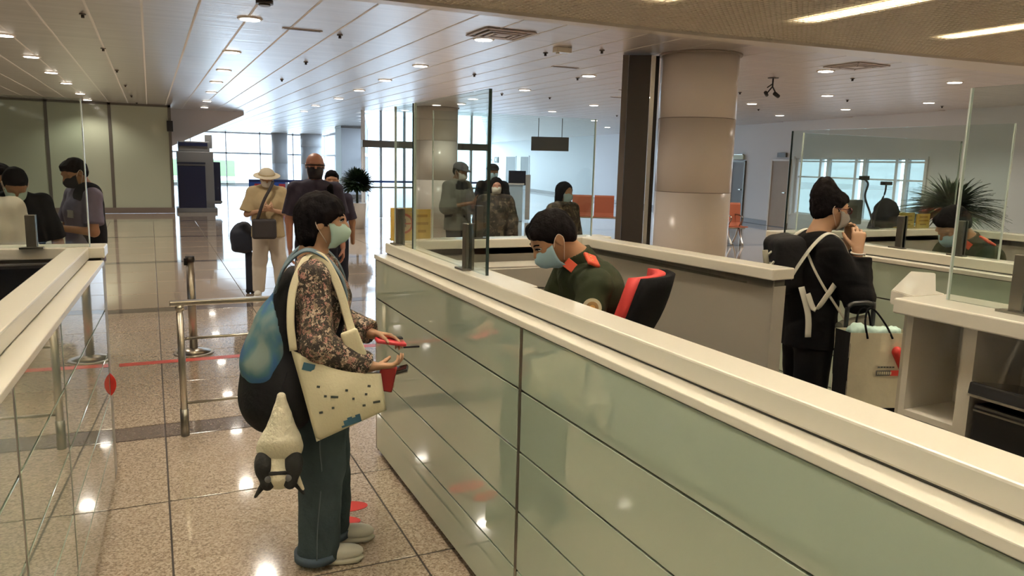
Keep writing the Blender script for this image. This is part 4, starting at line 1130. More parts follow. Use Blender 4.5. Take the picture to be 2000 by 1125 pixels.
def body_blob(J, h, hands=True, legs=True, fat=1.0, hk=None, ears=True):
    g = J['g']; B = Blob(h, .03)
    add_head(B, J, ears)
    y = (0, 1, 0)
    B.econe(J['pelvis'], J['waist'], (.145 * g, .10 * g), (.125 * g, .09 * g), y); B.econe(J['waist'], J['chest'], (.125 * g, .09 * g), (.145 * g, .10 * g), y)
    B.econe(J['chest'], (J['shL'] + J['shR']) / 2, (.145 * g, .10 * g), (.12 * g, .06 * g), y)
    B.cap((J['shL'] + J['shR']) / 2, J['neck'], .062 * g, .058 * g)
    for sd in 'LR':
        B.cap(J['neck'] - V3(0, 0, .075), J['sh' + sd] - V3(0, 0, .02), .035 * g, .040 * g); B.cap(J['sh' + sd] - V3(0, 0, .02), J['el' + sd], .040 * g, .036 * g); B.cap(J['el' + sd], J['wr' + sd], .036 * g, .024 * g)
        if legs:
            B.cap(J['hip' + sd], J['kn' + sd], .075 * g, .052 * g); B.cap(J['kn' + sd], J['an' + sd], .05 * g, .034 * g)
        if hands:
            hk_ = (hk or {}).get(sd, {})
            d = hk_.get('d', nrm(J['wr' + sd] - J['el' + sd])); n = hk_.get('n', V3(0, -1 if sd == 'L' else 1, 0)); t = hk_.get('t', V3(1, 0, 0))
            add_hand(B, J['wr' + sd], V3(*d), V3(*n), V3(*t), g, hk_.get('curl', (.35, .4, .45, .5)), hk_.get('thumb', .5), fat)
    return B

def shirt_blob(J, h, sleeve=1.0, hem=.10, ease=.018, collar=True, open_cuff=.012, belly=0.0):
    g = J['g']; B = Blob(h, .03); y = (0, 1, 0); e = ease
    up = nrm(J['chest'] - J['pelvis'])
    low = J['pelvis'] - up * hem
    B.econe(low, J['waist'], (.165 * g + e, .112 * g + e), (.140 * g + e, .10 * g + e + belly), y); B.econe(J['waist'], J['chest'], (.140 * g + e, .10 * g + e + belly), (.152 * g + e, .108 * g + e), y)
    mid = (J['shL'] + J['shR']) / 2
    B.econe(J['chest'], mid - V3(0, 0, .01), (.152 * g + e, .108 * g + e), (.135 * g + e, .070 * g + e), y)
    B.cap(mid, J['neck'] - nrm(J['neck'] - mid) * .02, .085 * g, .062 * g, flat=2)
    for sd in 'LR':
        sh, el, wr = J['sh' + sd], J['el' + sd], J['wr' + sd]
        B.cap(J['neck'] - V3(0, 0, .075 * g), sh - V3(0, 0, .012 * g), .048 * g, .050 * g + e * .55)
        if sleeve <= .5:
            B.cap(sh - V3(0, 0, .012 * g), sh + (el - sh) * sleeve * 2, .050 * g + e * .6, .050 * g + e, flat=2)
        else:
            B.cap(sh - V3(0, 0, .008 * g), el, .052 * g + e * .6, .044 * g + e)
            f = (sleeve - .5) * 2
            B.cap(el, el + (wr - el) * f, .044 * g + e, .030 * g + e + open_cuff * .4, flat=2)
    B.cut(low, -up)
    return B

def trouser_blob(J, h, ease=.015, hem_r=.062, hem=.05, knee_r=.068):
    g = J['g']; B = Blob(h, .035); y = (0, 1, 0)
    B.econe(J['pelvis'] + V3(0, 0, .06 * g), (J['hipL'] + J['hipR']) / 2, (.142 * g + ease, .10 * g + ease), (.15 * g + ease, .112 * g + ease), y)
    for sd in 'LR':
        a = J['an' + sd]; kn = J['kn' + sd]; bt = a + V3(0, 0, hem - .085 * g)
        B.cap(J['hip' + sd], kn, .090 * g + ease, knee_r * g + ease, k=.03); B.cap(kn, bt, knee_r * g + ease, hem_r * g + ease * .6, k=.03, flat=2)
    return B

def shoe(J, sd, parent, m='shoe_dark', sole='shoe_dark', h=.008):
    g = J['g']; a = J['an' + sd]; f = nrm(J['f' + sd]); l = V3(-f[1], f[0], 0); R = np.stack([f, l, V3(0, 0, 1)])
    b = V3(a[0], a[1], 0)
    B = Blob(h, .02)
    B.ell(b + f * .115 * g + V3(0, 0, .042), (.095 * g, .044 * g, .034), R); B.ell(b - f * .01 + V3(0, 0, .05), (.07 * g, .037 * g, .042), R); B.cap(b + V3(0, 0, .05), b + V3(0, 0, .10), .036 * g, .034 * g, flat=2)
    B.cut(b + V3(0, 0, .016), V3(0, 0, -1))
    o = soft('shoe', B, m, parent)
    S = Blob(h, .02); S.rbox(b + f * .062 * g + V3(0, 0, .013), (.11 * g, .026 * g, .002), .0105, R); S.ell(b + f * .125 * g + V3(0, 0, .013), (.09 * g, .047 * g, .013), R)
    S.cut(b + V3(0, 0, .001), V3(0, 0, -1)); S.cut(b + V3(0, 0, .024), V3(0, 0, 1))
    soft('sole', S, sole, o)
    return o

def hair_blob(J, h, style):
    s = J['s']; R = headR(J); hp = lambda *p: headpt(J, p); B = Blob(h, .012)
    if style == 'bob':
        B.ell(hp(-.06, 0, .15), (.475 * s, .395 * s, .415 * s), R); B.ell(hp(-.24, 0, -.12), (.29 * s, .37 * s, .42 * s), R, k=.03)
        B.ell(hp(-.18, 0, -.30), (.26 * s, .33 * s, .26 * s), R, k=.03)
        B.ell(hp(.40, 0, -.20), (.34 * s, .50 * s, .34 * s), R, k=.012, op='-')
        B.ell(hp(.10, 0, -.40), (.26 * s, .50 * s, .36 * s), R, k=.012, op='-')
        for y in (-.27, -.2, -.12, -.04, .05, .13, .21, .28):
            B.cap(hp(.22, y * .9, .36), hp(.385 - abs(y) * .25, y * 1.1, .12 + random.uniform(-.02, .03)), .055 * s, .02 * s, k=.01)
        for y in (-1, 1):
            B.cap(hp(.12, y * .33, .2), hp(.17, y * .30, -.02), .06 * s, .02 * s); B.ell(hp(-.02, y * .37, -.13), (.05 * s, .06 * s, .075 * s), R, k=.01, op='-'); B.cap(hp(.06, y * .35, .15), hp(.10, y * .335, -.10), .05 * s, .015 * s)
    elif style == 'short':
        B.ell(hp(-.065, 0, .14), (.445 * s, .358 * s, .395 * s), R); B.ell(hp(-.22, 0, -.06), (.25 * s, .315 * s, .28 * s), R, k=.03)
        B.ell(hp(.42, 0, -.16), (.36 * s, .50 * s, .36 * s), R, k=.02, op='-'); B.ell(hp(.06, 0, -.42), (.34 * s, .60 * s, .36 * s), R, k=.02, op='-')
        B.cap(hp(.22, -.18, .34), hp(.29, .16, .33), .07 * s, .065 * s, k=.03)
    elif style == 'bun':
        B.ell(hp(-.065, 0, .14), (.455 * s, .37 * s, .40 * s), R); B.ell(hp(-.22, 0, -.05), (.26 * s, .32 * s, .30 * s), R, k=.03)
        B.ell(hp(.42, 0, -.17), (.36 * s, .50 * s, .38 * s), R, k=.02, op='-'); B.ell(hp(.06, 0, -.42), (.32 * s, .60 * s, .34 * s), R, k=.02, op='-')
        B.ell(hp(-.26, 0, .58), (.22 * s, .22 * s, .20 * s), R, k=.05); B.ell(hp(-.36, -.05, .34), (.2 * s, .26 * s, .24 * s), R, k=.03)
        for i in range(7):
            B.cap(hp(-.42, random.uniform(-.2, .2), random.uniform(.1, .5)), hp(-.60 + random.uniform(-.04, .1), random.uniform(-.22, .2), random.uniform(0, .4)), .04 * s, .012 * s)
        B.cap(hp(.30, -.15, .33), hp(.36, -.2, .18), .04 * s, .012 * s)
    elif style == 'long':
        B.ell(hp(-.06, 0, .15), (.47 * s, .40 * s, .41 * s), R); B.ell(hp(-.22, 0, -.35), (.28 * s, .42 * s, .70 * s), R, k=.03)
        B.ell(hp(.42, 0, -.18), (.36 * s, .30 * s, .44 * s), R, k=.02, op='-'); B.ell(hp(.16, 0, -.6), (.26 * s, .28 * s, .5 * s), R, k=.02, op='-')
        for y in (-1, 1): B.cap(hp(.05, y * .36, .1), hp(.02, y * .36, -.75), .11 * s, .08 * s, k=.04)
    elif style == 'stubble':
        B.ell(hp(-.07, 0, .02), (.425 * s, .342 * s, .28 * s), R); B.ell(hp(.35, 0, 0), (.45 * s, .6 * s, .6 * s), R, k=.02, op='-'); B.ell(hp(-.03, 0, .45), (.6 * s, .6 * s, .34 * s), R, k=.03, op='-'); B.ell(hp(-.02, 0, -.45), (.5 * s, .6 * s, .3 * s), R, k=.02, op='-')
    return B

def mask(J, m, parent, loops=True, big=1.0):
    s = J['s']; nu, nv = 20, 16; V = []; F = []
    for side in (0, 1):
        for j in range(nv + 1):
            v = j / nv
            z = -.055 - .46 * v * big
            for i in range(nu + 1):
                u = i / nu * 2 - 1
                th = u * 1.30 * (1 - .10 * v)
                rx = .36 + .085 * math.sin(min(1, v * 1.25) * math.pi) ** .8 + (0.06 * (1 - abs(u)) ** 2 * (1 - abs(v - .25) * 1.6) if v < .85 else 0)
                if v > .75: rx -= (v - .75) * .55
                rx += .012 * (1 - (v * 3.6) % 1.0) * (1 if .15 < v < .85 else 0) * (1 - u * u)
                ry = .315 + .02 * math.sin(v * math.pi) - .06 * v
                th_ = side * .018
                V.append(tuple(headpt(J, ((rx - th_) * math.cos(th) + .03, (ry - th_) * math.sin(th) / math.sin(1.30), z + .05 * abs(u) * (1 - v) * .6 - .02 * (1 - abs(u)) * 0))))
    W = nu + 1; S = W * (nv + 1)
    for j in range(nv):
        for i in range(nu):
            a = j * W + i; F.append((a, a + W, a + W + 1, a + 1)); F.append((S + a, S + a + 1, S + a + W + 1, S + a + W))
    edge = [j for j in range(0, W)] + [nu + W * j for j in range(1, nv + 1)] + [W * nv + i for i in range(nu - 1, -1, -1)] + [W * j for j in range(nv - 1, 0, -1)]
    for k in range(len(edge)):
        a, b = edge[k], edge[(k + 1) % len(edge)]; F.append((a, b, S + b, S + a))
    me = bpy.data.meshes.new('face_mask'); me.from_pydata(V, [], F); me.update()
    bm = bmesh.new(); bm.from_mesh(me); bmesh.ops.recalc_face_normals(bm, faces=bm.faces); bm.to_mesh(me); bm.free()
    o = finish('face_mask', me, m, parent, smooth=True)
    if loops:
        for y in (-1, 1):
            pts = [headpt(J, p) for p in ((.13, y * .315, -.08), (.05, y * .345, .03), (-.05, y * .362, .085), (-.10, y * .368, .03), (-.09, y * .36, -.08), (.09, y * .27, -.40))]
            tube('ear_loop', spline(pts, 4), .0016 if J.get('near') else .0025, 'mask_loop', o, n=6)
    return o

def eyes(J, parent):
    s = J['s']
    for y in (-1, 1):
        B = Blob(.003, .002); B.ell(headpt(J, (.325, y * .145, .018)), (.06 * s, .07 * s, .032 * s), headR(J))
        o = soft('eye', B, 'eye_white', parent)
        B = Blob(.003, .002); B.ell(headpt(J, (.372, y * .145, .018)), (.016 * s, .033 * s, .030 * s), headR(J)); soft('iris', B, 'eye_iris', o)
        tube('eyebrow', spline([headpt(J, p) for p in ((.385, y * .07, .095), (.372, y * .15, .12), (.32, y * .23, .10))], 4), .004, 'hair_black', parent, n=6)
        tube('eyelid', spline([headpt(J, p) for p in ((.385, y * .08, .025), (.392, y * .145, .052), (.345, y * .22, .025))], 4), .003, 'hair_black', o, n=6)

def person(label, loc, deg, J, h, skin='skin_fair', hair='short', hands=True, legs=True, fat=1.0, hk=None, shirt=None, pants=None, shoes=None, mask_m=None, near=False, haircol='hair_black'):
    t = thing('person', label, 'person', (*loc, 0), math.radians(deg)); J['near'] = near
    soft('body', body_blob(J, h, hands, legs, fat, hk), skin, t)
    if hair: soft('hair', hair_blob(J, min(h, .007), hair), haircol, t, .0035 if near else .003, 130, 3, (1, 1, .35))
    if shirt: soft('shirt', shirt_blob(J, h, **{k: v for k, v in shirt.items() if k not in ('m', 'amp')}), shirt['m'], t, shirt.get('amp', .004), 34, 5, (1, 1, .8))
    if pants: soft('trousers', trouser_blob(J, h, **{k: v for k, v in pants.items() if k not in ('m', 'amp')}), pants['m'], t, pants.get('amp', .004), 26, 9, (1, 1, .6))
    if shoes:
        for sd in 'LR': shoe(J, sd, t, *shoes, h=min(h, .007))
    if mask_m: mask(J, mask_m, t)
    if near: eyes(J, t)
    return t

# ---- woman in floral shirt at the counter
J = skel(1.56, head=(-.012, 0, 1.447), neck=(-.055, 0, 1.30), chest=(-.03, 0, 1.13), waist=(-.03, 0, .97), pelvis=(-.025, 0, .84), shL=(-.03, .155, 1.255), shR=(-.05, -.155, 1.25),
         elR=(-.035, -.235, .975), wrR=(.165, -.215, .885), elL=(.03, .215, 1.0), wrL=(.19, .10, .945), hipL=(-.02, .075, .80), hipR=(-.025, -.075, .80), knL=(-.005, .09, .43), knR=(-.03, -.09, .42), anL=(.0, .095, .08), anR=(-.055, -.095, .08), hf=(1, -.06, -.02), s=.212, fL=(1, -.1, 0), fR=(1, .0, 0))
woman = person('short-haired woman in dark floral shirt and jeans standing at the counter', (0.64, 3.16), -12, J, .006, 'skin_fair', 'bob', True, True, 1.0,
    dict(R=dict(d=(1, .12, -.05), n=(0, .35, .9), t=(.1, .9, .3), curl=(.45, .5, .55, .6), thumb=.8), L=dict(d=(1, -.35, -.12), n=(0, -.5, -.8), t=(0, -.9, .2), curl=(.35, .4, .5, .6), thumb=.9)),
    dict(m='floral', sleeve=.97, hem=.06, ease=.022, amp=.005), dict(m='denim', ease=.02, hem_r=.080, hem=.03, knee_r=.078, amp=.006), ('shoe_white', 'shoe_sole'), 'mask_green', True)
for sd, y in (('R', -1), ('L', 1)):
    a = J['an' + sd]; cyl('trouser_hem', (a[0] - .004, a[1], .028), (a[0] - .004, a[1], .062), .0905, 'denim_hem', woman, n=32)
tube('trouser_seam', spline([(-.03, -.192, .78), (-.035, -.182, .55), (-.03, -.185, .42), (-.05, -.186, .2), (-.055, -.186, .06)], 5), .003, 'stitch', woman, n=6)
WR = math.radians(-12)
def at_woman(x, y, z):
    c, s = math.cos(WR), math.sin(WR); return (0.64 + c * x - s * y, 3.16 + s * x + c * y, z)
# things in her hands
t = thing('passport', 'dark red passport booklet held open in the floral woman\'s hands', 'passport', at_woman(.215, -.205, .86), WR)
B = Blob(.003, .004); B.rbox((.015, -.01, -.02), (.028, .008, .055), .004, Matrix.Rotation(math.radians(-12), 3, 'Y')); B.cut((0, 0, .02), (0, 0, 1)); soft('cover', B, 'passport_red', t)
box('pages', (.02, .002, -.02), (.05, .006, .10), 'patch_cream', t, 0.001)
t = thing('mobile_phone', 'black mobile phone held under the floral woman\'s hand', 'phone', at_woman(.245, -.165, .845), WR - .15)
box('phone_body', (0, 0, 0), (.15, .075, .012), 'black_plastic', t, .004, R=Matrix.Rotation(math.radians(-14), 3, 'Y')); box('phone_screen', (0, 0, .0065), (.14, .068, .002), 'screen_black', t, 0, R=Matrix.Rotation(math.radians(-14), 3, 'Y')); box('phone_case', (0, 0, -.007), (.152, .078, .004), 'steel_dark', t, .001, R=Matrix.Rotation(math.radians(-14), 3, 'Y'))
t = thing('red_phone', 'red-cased phone gripped in the floral woman\'s far hand', 'phone', at_woman(.262, .03, .925), WR + .1)
box('case', (0, 0, 0), (.13, .07, .016), 'phone_red', t, .006, R=Matrix.Rotation(math.radians(10), 3, 'Y')); box('camera_bump', (.04, .015, .011), (.03, .03, .006), 'black_plastic', t, .002); box('pen_clip', (.085, -.03, -.02), (.07, .01, .008), 'black_plastic', t, .002)
# backpack on her back
t = thing('backpack', 'black backpack with blue printed upper panel on the floral woman\'s back', 'backpack', at_woman(0, 0, 0), WR)
Rb = Matrix.Rotation(math.radians(9), 3, 'Y')
B = Blob(.008, .05)
B.ell((-.135, 0, 1.15), (.05, .125, .11)); B.ell((-.155, 0, 1.10), (.055, .12, .10)); B.ell((-.185, 0, .98), (.10, .14, .14)); B.ell((-.215, 0, .84), (.125, .165, .16)); B.ell((-.232, 0, .72), (.130, .18, .155)); B.ell((-.13, -.05, .75), (.11, .17, .16))
soft('pack_body', B, 'pack_black', t, .004, 24, 2)
B = Blob(.008, .05)
B.ell((-.168, 0, 1.10), (.055, .116, .10)); B.ell((-.205, 0, .98), (.098, .147, .14)); B.ell((-.232, 0, .86), (.120, .172, .15))
B.cut((-.2, 0, .825), (.35, 0, -1)); B.cut((-.165, 0, .98), (1, 0, .30))
soft('printed_panel', B, 'pack_blue', t, .003, 24, 4)
for y in (-1, 1):
    tube('shoulder_strap', spline([(-.20, y * .085, 1.17), (-.16, y * .105, 1.27), (-.085, y * .118, 1.338), (-.015, y * .125, 1.318), (.045, y * .130, 1.255), (.075, y * .135, 1.17), (.070, y * .150, 1.10)], 6), .01, 'pack_strap', t, 10, (.058, .014, (0, 1, .1)))
    tube('strap_webbing', spline([(.070, y * .150, 1.10), (.03, y * .175, .98), (-.06, y * .17, .86), (-.13, y * .16, .78)], 6), .01, 'pack_black', t, 8, (.026, .006, (0, .5, 1)))
# tote bag over her near arm
t = thing('tote_bag', 'cream canvas tote bag with small blue prints over the floral woman\'s shoulder', 'bag', at_woman(0, 0, 0), WR)
C4 = [np.array(c) for c in ((-.135, -.265, .975), (.205, -.25, .865), (.225, -.255, .715), (-.045, -.30, .615))]
nu = nv = 18; V = []; F = []
for side in (-1, 1):
    for j in range(nv + 1):
        for i in range(nu + 1):
            u = i / nu; v = j / nv
            top = C4[0] * (1 - u) + C4[1] * u; bot = C4[3] * (1 - u) + C4[2] * u
            p = top * (1 - v) + bot * v
            bul = .036 * (math.sin(math.pi * u) ** .6) * (math.sin(math.pi * min(1, v * .9 + .1)) ** .6 if v < 1 else 0)
            p = p + V3(0, side * bul + .006 * math.sin(9 * u + 4 * v) * math.sin(math.pi * v), -.025 * math.sin(math.pi * u) * (1 - v))
            V.append(tuple(p))
W = nu + 1; S = W * (nv + 1)
for j in range(nv):
    for i in range(nu):
        a = j * W + i; F.append((a, a + 1, a + W + 1, a + W)); F.append((S + a, S + a + W, S + a + W + 1, S + a + 1))
me = bpy.data.meshes.new('bag_cloth'); me.from_pydata(V, [], F)
bm = bmesh.new(); bm.from_mesh(me); bmesh.ops.remove_doubles(bm, verts=bm.verts, dist=.0008); bmesh.ops.recalc_face_normals(bm, faces=bm.faces); bm.to_mesh(me); bm.free()
bag_front = lambda u, v: np.array(V[int(round(v * nv)) * W + int(round(u * nu))]) + V3(0, -.004, 0)
finish('bag_cloth', me, 'cream_canvas', t, smooth=True)
tube('carry_strap', spline([(-.125, -.262, .97), (-.135, -.245, 1.08), (-.125, -.205, 1.20), (-.085, -.165, 1.30), (-.06, -.14, 1.325)], 6), .01, 'cream_canvas', t, 8, (.030, .005, (1, 0, .3)))
tube('carry_strap', spline([(-.06, -.14, 1.325), (-.01, -.15, 1.305), (.045, -.178, 1.20), (.085, -.215, 1.06), (.115, -.245, .97), (.145, -.252, .90)], 6), .01, 'cream_canvas', t, 8, (.034, .005, (1, 0, .3)))
B = Blob(.006, .01); B.rbox((.10, -.245, .985), (.026, .006, .05), .008, Matrix.Rotation(math.radians(20), 3, 'Y')); soft('strap_fold', B, 'cream_canvas', t)
def print_patch(u, v, w, hgt, m):
    p = bag_front(u, v); ex = nrm(np.array(V[int(v * nv) * W + nu]) - np.array(V[int(v * nv) * W])); ez = nrm(V3(0, 0, 1) - ex * ex[2])
    q = [p - ex * w / 2 - ez * hgt / 2, p + ex * w / 2 - ez * hgt / 2, p + ex * w / 2 + ez * hgt / 2, p - ex * w / 2 + ez * hgt / 2]
    me = bpy.data.meshes.new('print'); me.from_pydata([tuple(x) for x in q], [], [(0, 1, 2, 3)]); finish('print', me, m, t)
for k in range(4): print_patch(.42 + k * .056, .88, .019, .018 + .014 * (k % 2), 'print_blue')
print_patch(.50, .93, .075, .008, 'print_blue'); print_patch(.17, .09, .045, .03, 'print_blue')
for u, v, w in ((.22, .33, .012), (.39, .44, .028), (.56, .33, .010), (.28, .44, .010), (.61, .50, .009), (.78, .45, .010), (.72, .64, .012), (.89, .67, .028), (.17, .67, .014), (.33, .61, .01), (.83, .28, .012)): print_patch(u, v, w, .009, 'print_ink')
# plush animal hanging on the backpack
t = thing('plush_toy', 'black and white plush animal hanging upside down from the backpack', 'plush toy', at_woman(-.19, -.24, .40), WR)
B = Blob(.006, .03); B.cap((.015, 0, .385), (.01, 0, .22), .016, .068); B.ell((0.005, 0, .18), (.088, .048, .075)); soft('plush_body', B, 'plush_white', t, .002, 60)
B = Blob(.006, .02); B.ell((0, -.005, .095), (.072, .055, .085)); B.ell((0, -.045, .075), (.035, .025, .03)); hd = soft('plush_head', B, 'plush_white', t)
for sx in (-1, 1):
    B = Blob(.005, .01); B.ell((sx * .052, -.012, .115), (.040, .056, .066)); B.ell((sx * .042, -.03, .06), (.030, .038, .042)); soft('black_patch', B, 'plush_black', hd)
    B = Blob(.004, .006); B.ell((sx * .038, -.062, .075), (.013, .008, .016)); soft('plush_eye', B, 'plush_grey', hd)
    B = Blob(.005, .01); B.cap((sx * .05, 0, .045), (sx * .092, -.01, -.015), .017, .006); soft('ear', B, 'plush_black', hd)
B = Blob(.004, .006); B.cap((-.028, -.062, .098), (.028, -.062, .098), .008); soft('nose_band', B, 'plush_black', hd)
B = Blob(.005, .01); B.cap((.065, -.006, .055), (.090, -.014, .005), .014, .006); soft('ear_lining', B, 'plush_white', hd)
tube('hanging_cord', [(.015, 0, .36), (.02, 0.01, .42), (.035, .03, .47)], .004, 'pack_black', t); box('zip_tag', (.018, -.035, .28), (.008, .004, .07), 'bag_dark', t)

# ---- officer at the counter
def officer(label, loc, deg, s=.235, near=True):
    J = skel(1.72, head=(.165, 0, 1.375), neck=(.035, 0, 1.275), chest=(-.045, 0, 1.03), waist=(-.10, 0, .84), pelvis=(-.13, 0, .72), shL=(.02, .18, 1.20), shR=(.02, -.18, 1.20),
         elL=(.10, .24, .95), elR=(.10, -.24, .95), wrL=(.26, .10, .86), wrR=(.26, -.10, .86), hipL=(-.10, .09, .68), hipR=(-.10, -.09, .68), knL=(.24, .12, .56), knR=(.24, -.12, .56), anL=(.20, .12, .16), anR=(.20, -.12, .16), hf=(.80, 0, -.60), hu=(.6, 0, .8), s=s)
    t = person(label, loc, deg, J, .007, 'skin_tan', 'short', True, False, 1.05, dict(L=dict(d=(1, -.3, -.1), n=(0, 0, -1), t=(0, -1, 0)), R=dict(d=(1, .3, -.1), n=(0, 0, -1), t=(0, 1, 0))),
        dict(m='uniform_green', sleeve=.96, hem=.05, ease=.03, amp=.006), dict(m='uniform_green', hem=.05), ('shoe_dark', 'shoe_dark'), 'mask_blue', near)
    J['near'] = near
    # collar, shoulder boards, collar tabs, sleeve patch
    B = Blob(.006, .02); B.cap((-.005, 0, 1.19), (.055, 0, 1.315), .105, .070, flat=3); B.cap((.02, 0, 1.22), (.075, 0, 1.335), .058, .058, k=.002, op='-'); soft('collar', B, 'uniform_green', t)
    B = Blob(.008, .04); B.ell((-.055, 0, 1.13), (.115, .20, .145)); B.ell((-.02, 0, 1.22), (.075, .15, .07)); soft('jacket_back', B, 'uniform_green', t, .005, 30, 4)
    for y in (-1, 1):
        b = box('collar_tab', (.098, y * .062, 1.262), (.05, .006, .045), 'uniform_red', t, .002, R=Matrix.Rotation(math.radians(-40), 3, 'Y') @ Matrix.Rotation(math.radians(-y * 25), 3, 'Z'))
        B = Blob(.005, .006); B.rbox((.028, y * .140, 1.295), (.024, .045, .002), .006, Matrix.Rotation(math.radians(y * 20), 3, 'X') @ Matrix.Rotation(math.radians(20), 3, 'Y')); e = soft('shoulder_board', B, 'uniform_red', t)
        for k in range(3): cyl('rank_star', (.034, y * (.115 + k * .024), 1.312 - .009 * k), (.036, y * (.115 + k * .024), 1.316 - .009 * k), .008, 'insignia_gold', e, n=5, smooth=False)
    c = V3(.075, .288, 1.115); nn = nrm(V3(.15, 1, .18))
    p = tuple(c); q = tuple(c + nn * .006); pc = cyl('sleeve_patch', p, q, .040, 'patch_cream', t, n=28)
    cyl('patch_emblem', q, tuple(c + nn * .009), .026, 'patch_brown', pc, n=20); cyl('patch_centre', tuple(c + nn * .009), tuple(c + nn * .011), .012, 'insignia_gold', pc, n=14)
    return t
officer('uniformed officer with red shoulder boards bowed over the booth desk', (1.75, 2.95), 170)
officer('uniformed officer with orange collar tabs seated before the spiky plant', (4.70, 3.16), 168, near=False)

# ---- woman in black at the next counter
J = skel(1.62, head=(.02, 0, 1.495), neck=(-.04, 0, 1.345), chest=(-.05, 0, 1.17), waist=(-.05, 0, 1.0), pelvis=(-.05, 0, .87), shL=(-.03, .155, 1.295), shR=(-.045, -.16, 1.29), elR=(.11, -.20, 1.045), wrR=(.115, -.14, 1.285), elL=(.10, .20, 1.06), wrL=(.14, .02, 1.30),
         hipL=(-.04, .075, .83), hipR=(-.05, -.075, .83), knL=(-.03, .09, .45), knR=(-.05, -.09, .45), hf=(1, -.05, -.10), s=.215)
w2 = person('woman in black with hair bun and glasses adjusting her mask', (3.30, 3.05), -20, J, .007, 'skin_fair', 'bun', True, True, 1.0,
    dict(R=dict(d=(.12, .22, 1), n=(.3, .8, -.1), t=(-.9, .4, .1), curl=(.55, .6, .75, .85), thumb=.9), L=dict(d=(.05, -.25, 1), n=(-.8, -.5, 0), t=(-.4, -.9, 0), curl=(.5, .6, .7, .8), thumb=.9)),
    dict(m='black_fabric', sleeve=.92, hem=.12, ease=.035, amp=.006), dict(m='black_fabric', ease=.02), ('shoe_dark', 'shoe_sole'), 'mask_grey', True)
gl = bpy.data.objects.new('glasses', None); COL.objects.link(gl); gl.parent = w2
for y in (-1, 1):
    pts = [headpt(J, (.425 - .03 * (abs(math.cos(a)) > .7) * 0, y * .15 + .105 * math.cos(a), .0 + .075 * math.sin(a))) for a in np.linspace(0, 2 * math.pi, 17)]
    tube('glasses_rim', pts, .0028, 'frame_red', w2, n=6); tube('glasses_temple', [headpt(J, (.42, y * .25, .02)), headpt(J, (.2, y * .33, .03)), headpt(J, (-.05, y * .37, .03))], .0025, 'frame_red', w2, n=6)
tube('glasses_bridge', [headpt(J, (.43, -.05, .02)), headpt(J, (.45, 0, .03)), headpt(J, (.43, .05, .02))], .0025, 'frame_red', w2, n=6)
bpy.data.objects.remove(gl)
W2R = math.radians(-20)
def at_w2(x, y, z):
    c, s = math.cos(W2R), math.sin(W2R); return (3.30 + c * x - s * y, 3.05 + s * x + c * y, z)
t = thing('bracelet', 'pale bead bracelet on the wrist of the woman in black', 'bracelet', at_w2(.115, -.14, 1.272), W2R)
tube('beads', [(.031 * math.cos(a), .029 * math.sin(a), .004 * math.sin(a)) for a in np.linspace(0, 2 * math.pi, 21)], .005, 'mask_white', t, n=6); cyl('charm', (.03, -.01, -.012), (.034, -.01, .004), .008, 'mask_loop', t, n=10)
t = thing('backpack', 'small black backpack with white straps on the woman in black', 'backpack', at_w2(0, 0, 0), W2R)
B = Blob(.008, .04); B.rbox((-.205, 0, 1.20), (.035, .07, .10), .05, Matrix.Rotation(math.radians(10), 3, 'Y')); B.ell((-.225, 0, 1.13), (.075, .12, .10)); soft('pack_body', B, 'pack_black', t, .004, 26, 6)
for y in (-1, 1):
    tube('shoulder_strap', spline([(-.235, y * .10, 1.10), (-.20, y * .135, 1.20), (-.13, y * .140, 1.31), (-.045, y * .125, 1.372), (.035, y * .125, 1.33), (.085, y * .13, 1.22), (.085, y * .15, 1.13)], 6), .01, 'white_strap', t, 8, (.034, .008, (0, 1, .2)))
tube('side_strap', spline([(-.16, -.185, 1.06), (-.12, -.20, .98), (-.06, -.205, 1.06), (-.02, -.20, 1.12)], 5), .01, 'white_strap', t, 8, (.03, .006, (1, 0, .6)))
tube('side_strap', spline([(-.18, -.15, 1.09), (-.15, -.19, .95), (-.145, -.20, .83)], 5), .01, 'white_strap', t, 8, (.035, .006, (1, 0, 0)))
for k, (y, z) in enumerate(((-.06, 1.17), (-.02, 1.22), (.04, 1.15))):
    tube('pull_cord', spline([(-.30, y, z + .04), (-.345, y - .02, z), (-.32, y - .03, z - .05), (-.30, y, z - .02)], 5), .007, 'white_strap', t, n=6)
cyl('side_bottle', (-.33, -.05, 1.15), (-.35, -.05, 1.27), .015, 'bag_grey', t)
t = thing('shoulder_bag', 'small grey flap shoulder bag at the hip of the woman in black', 'bag', at_w2(.06, -.20, .77), W2R)
B = Blob(.006, .02); B.rbox((.035, 0, .085), (.055, .012, .05), .022, Matrix.Rotation(math.radians(14), 3, 'Y')); soft('bag_body', B, 'bag_dark', t)
B = Blob(.006, .02); B.rbox((.045, -.012, .115), (.058, .014, .034), .02, Matrix.Rotation(math.radians(14), 3, 'Y')); soft('bag_flap', B, 'bag_grey', t)
for k in range(3): tube('pleat', spline([(-.015 + k * .022, -.037, .11), (-.005 + k * .024, -.040, .07), (.01 + k * .022, -.036, .035)], 4), .006, 'bag_grey', t, n=6)
cyl('buckle', (.02, -.045, .022), (.02, -.035, .022), .009, 'badge_white', t, n=12)
tube('long_strap', spline([(.0, .0, .14), (-.06, .0, .22), (-.14, .01, .33), (-.19, .03, .42), (-.21, .08, .5)], 5), .01, 'white_strap', t, 8, (.014, .004, (1, 0, .5)))
